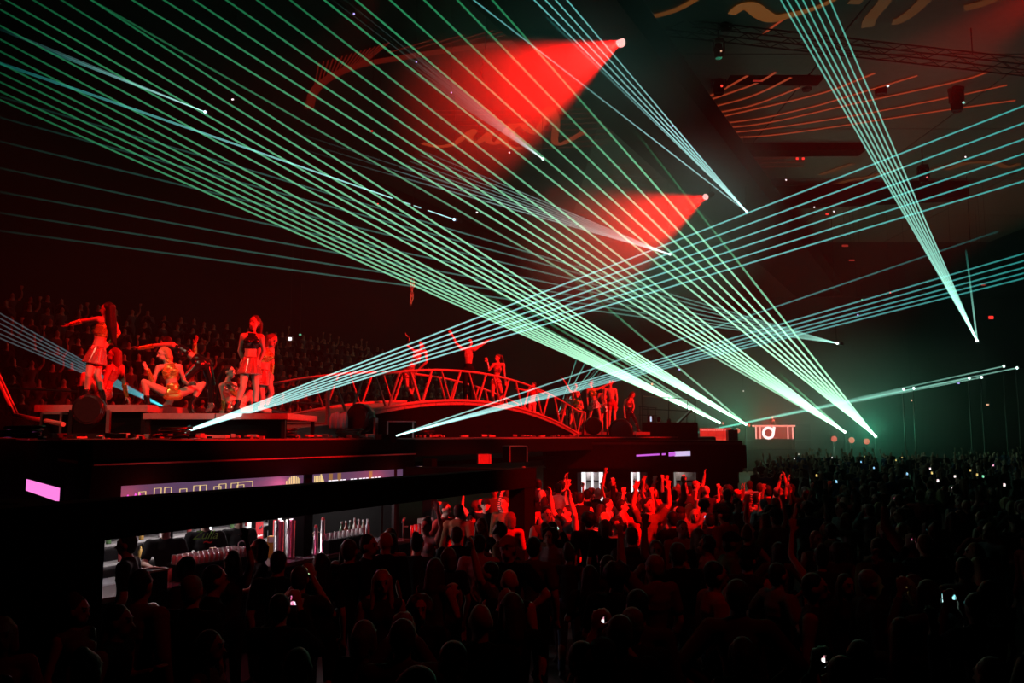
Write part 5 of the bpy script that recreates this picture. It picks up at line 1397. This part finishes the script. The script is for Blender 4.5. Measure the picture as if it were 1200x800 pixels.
# ------------------------------------------------------------------ rig under the ceiling
def cbox(name, a, b, w, h, m, label, cat='beam', hang=True, parts=None):
    a, b = V(a), V(b); d = b - a; c = (a + b) / 2
    e = empty(name, c, label, cat, None, math.atan2(d.y, d.x)); L = d.to_2d().length; tilt = math.atan2(d.z, L)
    o = box('beam_body', (0, 0, 0), (d.length, w, h), m, e, ry=-tilt)
    if hang:
        for s in (-.4, 0, .4): MB().tube([(s * L, 0, s * d.z), (s * L, 0, 21.15 - c.z)], .03, 6).build('hanger', M_BLACK2, e)
    return e
p = at_z(716, 2, 18.6) - N * 2.4 * -1
cbox('ceiling_beam', at_z(655, 0, 18.6) - U * 8, at_z(655, 0, 18.6) + U * 70, 4.6, 1.4, M_BLACK, 'wide black beam running diagonally under the ceiling')
def truss(label, a, b, s=.55, n=18):
    a, b = V(a), V(b); d = b - a; c = (a + b) / 2
    e = empty('truss', c, label, 'truss'); u_ = d.normalized(); w = u_.cross(V((0, 0, 1))).normalized() * s / 2; h = V((0, 0, s / 2)); L = d.length
    C4 = [w + h, -w + h, -w - h, w - h]
    for q in C4: MB().tube([u_ * -L / 2 + q, u_ * L / 2 + q], .035, 6).build('chord', M_BLACK2, e)
    for i in range(n):
        t0, t1 = -L / 2 + L * i / n, -L / 2 + L * (i + 1) / n
        for f in range(4):
            q0, q1 = C4[f], C4[(f + 1) % 4]
            if i % 2: q0, q1 = q1, q0
            MB().tube([u_ * t0 + q0, u_ * t1 + q1], .018, 5).build('brace', M_BLACK2, e)
    for k_ in (-.42, -.1, .3): MB().tube([u_ * L * k_ + h, V((u_.x * L * k_, u_.y * L * k_, 21.1 - c.z))], .025, 6).build('hanger', M_BLACK2, e)
    return e
truss('black lattice truss crossing the upper ceiling', at(778, 31, 36), at(1230, 82, 36.5))
truss('lower black lattice truss further back under the ceiling', at(985, 62, 46), at(1240, 96, 46), .7)
cbox('ceiling_beam', at(775, 82, 42), at(962, 84, 42), 1.2, 1.0, M_BLACK, 'black cross beam right under the upper lattice truss')
cbox('ceiling_beam', at(965, 56, 44), at(1290, 44, 44), 2, 1.6, M_BLACK, 'deep black cross beam beside the high laser fan')
cbox('ceiling_beam', at(845, 173, 52), at(1010, 172, 52), 1.2, .8, M_BLACK, 'black cross beam carrying the two red exit lamps')
cbox('ceiling_beam', at(850, 235, 60), at(1130, 222, 60), 1.2, 1.4, M_BLACK, 'farthest black cross beam above the teal laser lines')
def moving_head(label, px, py, Y, sc=1.0, led=(1, .05, .03), up=False, yaw=0):
    p = at(px, py, Y); e = empty('moving_head_lamp', p, label, 'lamp', 'moving head lamps on the rig', math.radians(yaw)); s = -1 if not up else 1
    box('base', (0, 0, -s * .42 * sc), (.42 * sc, .42 * sc, .2 * sc), M_BLACK2, e, bevel=.03)
    for q in (-1, 1): box('yoke_arm', (q * .27 * sc, 0, -s * .12 * sc), (.07 * sc, .16 * sc, .55 * sc), M_BLACK2, e, bevel=.02)
    MB().tube([(0, 0, -s * .25 * sc), (0, 0, s * .05 * sc), (0, 0, s * .42 * sc)], [.17 * sc, .23 * sc, .2 * sc], 14).build('lamp_head', M_BLACK, e, smooth=True)
    MB().tube([(0, 0, s * .42 * sc), (0, 0, s * .45 * sc)], [.18 * sc, .16 * sc], 14).build('lens', mat('dark_lens', (.02, .02, .02), .12), e)
    MB().tube([(.06 * sc, -.24 * sc, s * .2 * sc), (.06 * sc, -.28 * sc, s * .2 * sc)], .045 * sc, 8).build('status_light', glow('led_%d%d%d' % tuple(int(9 * x) for x in led), led, 1.4), e)
    MB().tube([(0, 0, -s * .3 * sc), (0, 0, 21.1 - p.z)], .03, 6).build('hanger', M_BLACK2, e)
moving_head('moving head lamp with red light standing on the upper lattice truss', 849, 26, 36, 1.0, up=True)
moving_head('moving head lamp hanging right below the one on the truss', 842, 58, 36, .9, (.5, .25, .15))
moving_head('moving head lamp hanging below the first black cross beam', 842, 98, 42, 1.3)
moving_head('moving head lamp with pale light beside the high laser fan, inner one', 945, 95, 43, 1.2, (.9, .9, 1))
moving_head('moving head lamp with pale light just past the high laser fan', 1032, 97, 43, 1.5, (.8, .9, .9), yaw=20)
moving_head('dim moving head lamp beyond the others near the dark wall', 1121, 117, 43, 1.4, (.2, .5, .4), yaw=15)
moving_head('moving head lamp hanging from the far black beam', 1082, 205, 52, 1.2, (.6, .1, .1))
for lab, B_, A_, pxr in (('red beam lamp shining from the black diagonal beam', BEAM_A, AIM_A, .2), ('lower red beam lamp in front of the far rig', BEAM_B, AIM_B, .17)):
    d = (A_ - B_).normalized(); c = B_ - d * .10
    e = empty('beam_lamp', c, lab, 'lamp', 'red beam lamps')
    MB().tube([-d * .75, -d * .15, V((0, 0, 0))], [pxr * .8, pxr * 1.2, pxr * 1.15], 16).build('lamp_head', M_BLACK, e, smooth=True)
    MB().tube([d * .005, d * .05], [pxr, pxr * .95], 16).build('lens', glow('beam_lens', (1, .45, .42), 2.2), e)
    MB().tube([-d * .5, V((-d.x * .5, -d.y * .5, 21.1 - c.z))], .03, 6).build('hanger', M_BLACK2, e)
# small status and exit lamps hanging from the rig
SM = [(928, 164, 52, 'r', .5, .14), (934, 186, 52, 'r', .16, .14), (941, 186, 52, 'r', .16, .14), (965, 236, 60, 'r', .5, .13), (990, 288, 62, 'd', .45, .14), (998, 305, 64, 'd', .4, .12), (888, 93, 42, 'd', .5, .28), (1126, 52, 44, 'r', .09, .08), (1126, 80, 44, 'r', .09, .08), (966, 95, 43, 'r', .09, .09),
      (1189, 70, 44, 'b', .09, .09), (1131, 184, 52, 'w', .08, .08), (894, 261, 60, 'r', .14, .16), (969, 251, 60, 'r', .2, .12), (977, 248, 60, 'w', .09, .09), (954, 243, 60, 'w', .08, .08), (921, 211, 52, 'w', .08, .08), (1161, 372, 60, 'r', .34, .22), (1152, 334, 62, 'd', .3, .1), (1043, 343, 62, 'r', .1, .08),
      (415, 17, 30, 'b', .06, .06), (273, 117, 30, 'w', .07, .05), (436, 154, 32, 'r', .07, .05), (488, 73, 30, 'b', .05, .05), (529, 109, 32, 'b', .05, .05), (597, 179, 40, 'w', .08, .06), (559, 249, 44, 'w', .09, .07), (443, 239, 40, 'r', .07, .05), (658, 12, 34, 'b', .06, .06), (728, 88, 36, 'b', .06, .06), (788, 148, 40, 'b', .07, .06),
      (796, 433, 66, 'b', .14, .1), (764, 450, 60, 'a', .14, .14), (871, 458, 66, 'w', .09, .1), (1010, 351, 60, 'g', .1, .08), (1005, 369, 60, 'b', .1, .08), (1068, 469, 66, 'a', .1, .12), (1123, 449, 66, 'b', .16, .09), (1157, 474, 66, 'a', .18, .09), (1144, 400, 64, 'w', .12, .12), (340, 397, 44, 'w', .18, .16), (33, 367, 38, 'r', .12, .2), (105, 360, 40, 'u', .35, .2), (92, 365, 40, 'u', .14, .1), (352, 392, 44, 'g', .12, .07)]
LC = {'r': ((1, .04, .03), 1.1, 'red'), 'd': ((.5, .03, .02), .5, 'dim red'), 'b': ((.5, .4, 1), 1.3, 'bluish'), 'w': ((1, .85, .85), 1.5, 'white'), 'a': ((1, .5, .3), 1.2, 'amber'), 'g': ((.2, .9, .5), .6, 'green'), 'u': ((.12, .03, .9), .7, 'blue')}
SM.sort()
CNT = {}
for px, py, Y, c, w, h in SM:
    CNT[c] = CNT.get(c, 0) + 1
    p = at(px, py, Y); col, st_, nm = LC[c]
    e = empty('signal_lamp', p, '', 'lamp', f'small {nm} signal lamps in the dark hall')
    e['label'] = f'small {nm} signal lamp in the dark hall, {ORD[CNT[c] - 1]} one from the left'
    box('lamp_face', (0, -.04, 0), (w, .03, h), glow('signal_' + c, col, st_), e); box('housing', (0, .02, 0), (w * 1.15, .08, h * 1.2), M_BLACK, e)
    MB().tube([(0, .02, h * .5), (0, .02, 21.1 - p.z)], .008, 5).build('hanger', M_BLACK2, e)
# rope of the performer and a slack cable before the red beam
p = at(483.5, 321, 52)
o = MB().tube([(0, 0, -.15), (0, 0, 21.1 - p.z)], .02, 6).build('rope', M_BLACK2, None, p); tag(o, 'thin rope from the ceiling holding the aerial performer', 'rope')
p = at(566, 92, 33)
e = empty('hanging_cable', p, 'dark cable with a hook hanging in front of the upper red beam', 'cable')
def hc(px, py): return at(px, py, 33) - p
MB().tube([hc(570, -20), hc(570, 40), hc(568.5, 58), hc(566, 72), hc(566, 80)], .035, 8).build('cable', M_BLACK, e, smooth=True)
MB().tube([hc(566, 78), hc(563.5, 82), hc(565, 88), hc(567, 92)], [.05, .06, .05, .025], 8).build('hook', M_BLACK, e, smooth=True)
MB().tube([hc(570, -20), V((hc(570, -20).x, hc(570, -20).y, 21.1 - p.z))], .03, 6).build('hanger', M_BLACK, e)

# fog drifting in front of the two red beam lamps
def fog(label, c, r, dens, ax):
    m = bpy.data.materials.new('fog'); m.use_nodes = True; nt = m.node_tree; nt.nodes.clear()
    out = nt.nodes.new('ShaderNodeOutputMaterial'); vs = nt.nodes.new('ShaderNodeVolumeScatter'); vs.inputs['Color'].default_value = (1, 1, 1, 1)
    tc = nt.nodes.new('ShaderNodeTexCoord'); gr = nt.nodes.new('ShaderNodeTexGradient'); gr.gradient_type = 'SPHERICAL'
    mu = nt.nodes.new('ShaderNodeMath'); mu.operation = 'MULTIPLY'; mu.inputs[1].default_value = dens
    nt.links.new(tc.outputs['Object'], gr.inputs['Vector']); nt.links.new(gr.outputs['Fac'], mu.inputs[0]); nt.links.new(mu.outputs[0], vs.inputs['Density']); nt.links.new(vs.outputs[0], out.inputs['Volume'])
    v, f = ellipsoid((0, 0, 0), ((1, 0, 0), (0, 1, 0), (0, 0, 1)), (1, 1, 1), 24, 14)
    o = MB().add(v, f).build('fog', m, None, c); o.scale = r; o.rotation_euler = ax.to_track_quat('X', 'Z').to_euler()
    return tag(o, label, 'fog', None, 'stuff')
da, db = (AIM_A - BEAM_A).normalized(), (AIM_B - BEAM_B).normalized()
fog('thin fog drifting through the upper red beam', BEAM_A + da * 3.5, (8, 5, 5), .14, da)
fog('thin fog hanging over the far stage and its laser sources', at(950, 470, 67), (19, 9, 7), .035, V((1, 0, 0)))
fog('thin fog drifting through the lower red beam', BEAM_B + db * 4.5, (10, 6, 6), .12, db)

# ------------------------------------------------------------------ laser figures projected on the ceiling, their light put in as glowing ribbons
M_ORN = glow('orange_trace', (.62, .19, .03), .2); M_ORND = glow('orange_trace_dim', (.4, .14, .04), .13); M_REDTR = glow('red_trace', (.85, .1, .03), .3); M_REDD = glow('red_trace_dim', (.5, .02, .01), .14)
ZO = 20.95
def smooth_pts(pts, n=6):
    out = []
    P_ = [pts[0]] + list(pts) + [pts[-1]]
    for i in range(1, len(P_) - 2):
        for q in range(n):
            t = q / n; a, b, c, d = [np.array(x, float) for x in P_[i - 1:i + 3]]
            out.append(tuple(.5 * ((2 * b) + (c - a) * t + (2 * a - 5 * b + 4 * c - d) * t * t + (3 * b - 3 * c + d - a) * t ** 3)))
    out.append(tuple(pts[-1])); return out
def ribbon(pts, w, m, parent, name='traced_line', taper=None):
    """a stroke lying on the ceiling: w in metres"""
    P_ = [at_z(x, y, ZO) for x, y in smooth_pts(pts)]
    k_ = len(P_)
    lo, v, f = [], [], []
    for i, q in enumerate(P_):
        d = (P_[min(i + 1, k_ - 1)] - P_[max(i - 1, 0)]).normalized(); s = V((-d.y, d.x, 0)).normalized()
        ww = w * (1 if taper is None else taper(i / (k_ - 1)))
        for z in (0, .02): v += [q + s * ww / 2 + V((0, 0, z)) - parent.location, q - s * ww / 2 + V((0, 0, z)) - parent.location]
    for i in range(k_ - 1):
        a, b = i * 4, i * 4 + 4
        f += [(a, a + 1, b + 1, b), (a + 2, b + 2, b + 3, a + 3), (a, b, b + 2, a + 2), (a + 1, a + 3, b + 3, b + 1)]
    mb = MB(); mb.add(v, f); return mb.build(name, m, parent)
CV = [[(811, 118), (836, 111), (876, 89)], [(815, 123), (881, 100), (909, 85)], [(825, 128), (881, 113), (927, 91)], [(830, 134), (881, 124), (937, 103)], [(832, 140), (890, 127), (950, 113), (980, 104), (1025, 86)],
      [(836, 146), (891, 139), (950, 126), (985, 116), (1075, 89)], [(838, 151), (900, 144), (1000, 122), (1117, 97), (1160, 84)], [(840, 157), (900, 151), (1005, 135), (1110, 115), (1180, 100)], [(847, 162), (900, 159), (963, 151), (1110, 129), (1190, 118)]]
cv = empty('ceiling_canvas', (20, 54, 21.06), 'pale canvas panels stretched under the ceiling behind the lattice trusses', 'canvas')
for ix in range(1, 5):
    for iy in range(5): box('canvas_panel', (-20 + ix * 10, -20 + iy * 10, 0), (9.9, 9.9, .04), M_CANVAS, cv)
oe = empty('projected_light', at_z(950, 120, ZO), 'sheaf of thin red curved light lines on the ceiling past the diagonal beam', 'light lines')
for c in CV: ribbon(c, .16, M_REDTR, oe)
oe = empty('projected_light', at_z(900, 12, ZO), 'orange swirling light scroll on the ceiling at the top', 'light lines')
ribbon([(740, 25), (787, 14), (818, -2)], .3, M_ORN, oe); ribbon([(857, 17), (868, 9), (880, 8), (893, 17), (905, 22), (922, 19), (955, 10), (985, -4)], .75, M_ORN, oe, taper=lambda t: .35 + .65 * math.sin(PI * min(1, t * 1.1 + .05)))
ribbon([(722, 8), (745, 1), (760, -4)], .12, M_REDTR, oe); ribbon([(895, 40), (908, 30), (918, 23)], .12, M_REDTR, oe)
oe = empty('projected_light', at_z(1050, 15, ZO), 'dim brown light loops on the ceiling past the high laser fan', 'light lines')
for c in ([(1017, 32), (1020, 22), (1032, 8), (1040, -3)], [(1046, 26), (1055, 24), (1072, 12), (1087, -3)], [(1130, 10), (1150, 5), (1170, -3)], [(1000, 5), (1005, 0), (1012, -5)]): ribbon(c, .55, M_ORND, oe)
oe = empty('projected_light', at_z(1120, 196, ZO), 'dim orange light strokes on the far ceiling between the teal laser lines', 'light lines')
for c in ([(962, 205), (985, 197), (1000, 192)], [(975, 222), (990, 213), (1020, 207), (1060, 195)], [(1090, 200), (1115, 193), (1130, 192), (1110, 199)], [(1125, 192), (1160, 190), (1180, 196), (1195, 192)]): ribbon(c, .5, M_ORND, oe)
oe = empty('projected_light', at_z(610, 150, ZO), 'red orange calligraphic light flourish on the ceiling inside the upper red beam', 'light lines')
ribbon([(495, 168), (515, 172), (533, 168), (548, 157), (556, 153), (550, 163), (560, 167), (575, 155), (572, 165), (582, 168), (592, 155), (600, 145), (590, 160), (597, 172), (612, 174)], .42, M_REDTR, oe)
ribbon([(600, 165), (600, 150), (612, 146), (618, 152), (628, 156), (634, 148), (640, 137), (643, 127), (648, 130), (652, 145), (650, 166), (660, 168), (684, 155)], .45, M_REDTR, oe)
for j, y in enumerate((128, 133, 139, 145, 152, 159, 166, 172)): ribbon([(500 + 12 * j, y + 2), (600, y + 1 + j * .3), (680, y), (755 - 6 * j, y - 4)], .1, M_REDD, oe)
oe = empty('projected_light', at_z(480, 70, ZO), 'broad dark red light arc with fine rays on the ceiling', 'light lines')
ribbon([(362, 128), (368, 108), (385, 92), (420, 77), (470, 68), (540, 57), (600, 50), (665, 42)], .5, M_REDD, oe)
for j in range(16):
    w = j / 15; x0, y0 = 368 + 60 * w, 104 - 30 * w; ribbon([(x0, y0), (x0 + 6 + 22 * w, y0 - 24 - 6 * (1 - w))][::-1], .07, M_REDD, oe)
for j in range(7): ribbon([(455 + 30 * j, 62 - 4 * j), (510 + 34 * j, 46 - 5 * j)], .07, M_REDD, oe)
oe = empty('projected_light', at_z(770, 205, ZO), 'faint flat red light lines on the far ceiling above the lower red beam', 'light lines')
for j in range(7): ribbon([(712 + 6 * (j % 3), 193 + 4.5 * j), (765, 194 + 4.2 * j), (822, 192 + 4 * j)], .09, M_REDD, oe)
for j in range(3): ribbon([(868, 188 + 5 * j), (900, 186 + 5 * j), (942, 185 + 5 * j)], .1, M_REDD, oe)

# ------------------------------------------------------------------ laser projectors and their beams
def fan(label, src, Ys, beams, mt, group=None, hang=None, body=True, w_src=1.6, w_end=2.4, pw=(1.0, .3), gamma=1.0, dot=(.75, 1, .9), yaw=0):
    """beams: (px, py, Y[, power factor[, fade at the end]]) end points; the tubes keep their pixel width by the distance they are at"""
    S_ = at(src[0], src[1], Ys)
    e = empty('laser_projector', S_, label, 'laser', group)
    if body:
        d0 = (at(beams[len(beams) // 2][0], beams[len(beams) // 2][1], beams[len(beams) // 2][2]) - S_).normalized()
        q = Matrix.Rotation(math.atan2(d0.y, d0.x), 4, 'Z')
        k_ = min(1.0, Ys / 40)
        o = box('housing', -d0 * .3 * (.4 + .6 * k_), (.45 * (.5 + .5 * k_), .34 * (.5 + .5 * k_), .22 * (.5 + .5 * k_)), M_BLACK2, e, rz=math.atan2(d0.y, d0.x), bevel=.015)
        MB().tube([-d0 * .05, d0 * .01], Ys * 1.6 / F_PX, 10).build('aperture', glow('aperture_%s' % mt.name, dot, 2.5), e)
    if hang == 'up': MB().tube([(0, .1, 0), (0, .1, 21.1 - S_.z)], .02, 6).build('hanger', M_BLACK2, e)
    if hang == 'down': MB().tube([(0, .1, 0), (0, .1, -S_.z)], .05, 6).build('stand', M_BLACK2, e)
    for b in beams:
        E = at(b[0], b[1], b[2]); pf = b[3] if len(b) > 3 else 1.0; fe = b[4] if len(b) > 4 else pw[1]
        n = 9; v, f, fade, power = [], [], [], []
        d = (E - S_).normalized(); a = d.orthogonal().normalized(); c = d.cross(a)
        seg = b[5] if len(b) > 5 else (0, 1)
        for i in range(n):
            qs = seg[0] + (seg[1] - seg[0]) * i / (n - 1)       # share of the way in the picture
            iz = (1 - qs) / Ys + qs / b[2]; Y = 1 / iz
            t = (Y - Ys) / (b[2] - Ys) if abs(b[2] - Ys) > 1e-6 else qs
            P_ = S_ + (E - S_) * t
            r = (w_src + (w_end - w_src) * qs) / 2 * P_.y / F_PX
            for k in range(6):
                w = 2 * PI * k / 6; v.append(P_ + (a * math.cos(w) + c * math.sin(w)) * r - S_)
                fade.append((1 - qs) ** gamma); power.append(.5 * pf * (pw[0] + (fe - pw[0]) * qs ** .8))
        for i in range(n - 1):
            for k in range(6): f.append((i * 6 + k, i * 6 + (k + 1) % 6, i * 6 + 6 + (k + 1) % 6, i * 6 + 6 + k))
        me = bpy.data.meshes.new('beam'); me.from_pydata([tuple(x) for x in v], [], f)
        for nm, vals in (('fade', fade), ('power', power)):
            at_ = me.attributes.new(nm, 'FLOAT', 'POINT'); at_.data.foreach_set('value', vals)
        me.materials.append(mt); link('beam', me, e)
    return e
MG = beam_mat('green_beam', (.55, 1.0, .70), (.015, .5, .17))
MT = beam_mat('teal_beam', (.55, 1.0, .95), (.02, .62, .56))
MTG = beam_mat('teal_green_beam', (.45, 1, .8), (.03, .55, .40))
MW = beam_mat('white_beam', (.75, 1, .95), (.25, .55, .5))
GE = 24
def ext(s, p, k=1.12): return (s[0] + (p[0] - s[0]) * k, s[1] + (p[1] - s[1]) * k)
s = (1026, 511)
fan('green laser source with steep fan under the last red disc lamp', s, 70, [ext(s, (x, 0)) + (GE,) for x in (577, 536, 497, 457, 417, 380)] + [(739, 147, 40, 1, 0.0)], MG, 'green laser sources', 'down', w_src=1.9, w_end=2.4, pw=(1.8, .2), gamma=1.5)
s = (990, 506)
fan('green laser source with flatter fan beside the three red disc lamps', s, 70, [ext(s, (x, 0)) + (GE,) for x in (340, 301, 265, 227, 192, 155)] + [ext(s, (107, 0)) + (GE, .5)] + [(907, 432, 60, .8, 0.0)], MG, 'green laser sources', 'down', w_src=1.9, w_end=2.5, pw=(1.8, .045), gamma=1.5)
s = (874, 497)
fan('green laser source at the edge of the far booth', s, 69, [ext(s, p, 1.06) + (GE,) for p in ((107, 0), (72, 0), (39, 0), (7, 0), (0, 11), (0, 30))] + [(640, 300, 40, .5, 0)], MG, 'green laser sources', 'down', w_src=1.9, w_end=2.4, pw=(1.8, .035), gamma=1.5)
s = (843, 495)
fan('green laser source over the red screen panels', s, 68, [ext(s, (0, y), 1.06) + (GE,) for y in (46, 60, 74, 85, 96, 107, 117)] + [(585, 330, 50, .5, 0), (560, 330, 50, .5, 0), (548, 335, 50, .5, 0)], MG, 'green laser sources', 'down', w_src=1.9, w_end=2.5, pw=(1.6, .03), gamma=1.5)
s = (201, 511)
fan('laser source with blue-white spark at the near stage edge, fan of six', s, 12.8, [ext(s, (1200, y), 1.1) + (46,) for y in (124, 144, 163, 180, 197, 212)] + [(233, 493, 14, .7, 0)], MT, 'teal laser sources', 'down', w_src=1.7, w_end=1.9, pw=(.9, .5), gamma=1.1, dot=(.55, .8, 1))
s = (462, 511)
fan('laser source with blue spark beside the flat grey-lidded case', s, 15.4, [(1170, 271, 48, .9, .05)] + [ext(s, (1200, y), 1.1) + (46, .8) for y in (297, 305.5, 313.5, 320, 326)], MT, 'teal laser sources', 'down', w_src=1.5, w_end=1.9, pw=(.8, .38), gamma=1.1, dot=(.55, .8, 1))
s = (1145, 399)
fan('laser source on the dark wall end throwing a narrow fan to the ceiling', s, 58, [ext(s, (x, 0)) + (22,) for x in (915, 922.5, 932.5, 941, 951, 961, 972.5)] + [(1132, 293, 50, 1, .05)], MTG, 'hanging laser sources', 'up', w_src=1.8, w_end=2.0, pw=(.8, .5), gamma=.8)
s = (875, 248)
fan('hanging laser source with fan of five beams crossing the diagonal beam', s, 50, [ext(s, (x, 0)) + (24,) for x in (626, 639, 651, 664.5)] + [(640, 20, 26, .8, .1), ext(s, (555, 0)) + (24, .75)], MT, 'hanging laser sources', 'up', w_src=1.4, w_end=1.7, pw=(.95, .6), gamma=.6)
s = (636, 186)
fan('hanging laser source with a thin white fan inside the upper red beam', s, 46, [(470, 45 + 4.6 * j, 36, .6, 0) for j in range(8)] + [(402, -2, 32, .2, .05), (387, -2, 32, .2, .05)], MW, 'hanging laser sources', 'up', w_src=1.2, w_end=1.2, pw=(.6, .0))
s = (785, 298)
fan('hanging laser source with a white fan below the lower red beam', s, 50, [(498 - 6 * j, 178 + 3.6 * j, 36, .7, .1) for j in range(8)] + [(330, 150 + 9 * j, 34, .25, 0) for j in range(3)], MW, 'hanging laser sources', 'up', w_src=1.3, w_end=1.3, pw=(.9, .1))
s = (240, 131)
fan('small hanging laser source with one short teal beam, upper one', s, 40, [(52, 58, 26, .9, .02), (-10, 30, 26, .3, .0)], MT, 'hanging laser sources', 'up', w_src=1.2, w_end=4.0, pw=(.9, .05), gamma=.7)
s = (532, 257)
fan('hanging laser source with one long broken white beam', s, 44, [(-12, 70, 24, 1, .05, (.13, 1)), (-12, 70, 24, .9, .8, (0, .055)), (-12, 70, 24, .7, .6, (.07, .085)), (-12, 70, 24, .6, .5, (.092, .105))], MT, 'hanging laser sources', 'up', w_src=1.3, w_end=4.2, pw=(1.1, .15), gamma=1.2)
s = (981, 402)
fan('hanging laser source with a flat teal fan of seven beams', s, 60, [(-40, 403 - (403 - y) * 1021 / 281, 30, .55, .0015) for y in (320, 327, 335, 344, 352, 359, 365)], MTG, 'hanging laser sources', 'up', w_src=1.4, w_end=2.4, pw=(.55, .004), gamma=.9)
s = (195, 478)
fan('laser source behind the squatting dancer throwing a dim fan to the dark side', s, 16.5, [ext(s, (0, y)) + (15, .8) for y in (367, 373, 379, 385, 391, 396)], beam_mat('dim_blue_beam', (.02, .42, .5), (.16, .2, .22)), 'teal laser sources', 'down', w_src=2.0, w_end=1.6, pw=(.7, .25), gamma=2.0)
for i, (px, py) in enumerate(((1176, 429), (1191.5, 431), (1135.5, 443), (1150, 442), (1058.5, 456), (1070.5, 455))):
    fan('green beam projector in the loose row on the dark far wall, ' + ('fifth from the booth', 'farthest from the booth', 'third from the booth', 'fourth from the booth', 'nearest the booth', 'second from the booth')[i], (px, py), 66, [(815 + 3 * i, 507 - i * .6, 62, .55, .25)], MTG, 'green wall projectors', 'down', w_src=1.5, w_end=2.0, pw=(.7, .3), gamma=.5)
s = (655, 483)
fan('laser source at the outer edge of the far dancers with short thin beams', s, 33, [(676, 420, 34, .8, .4), (687, 423, 34, .8, .4), (697, 428, 34, .8, .4), (705, 430, 34, .7, .4), (710, 420, 34, .25, .2), (722, 420, 34, .25, .2)], MTG, 'teal laser sources', 'down', w_src=1.0, w_end=1.2, pw=(.6, .4), gamma=.5)
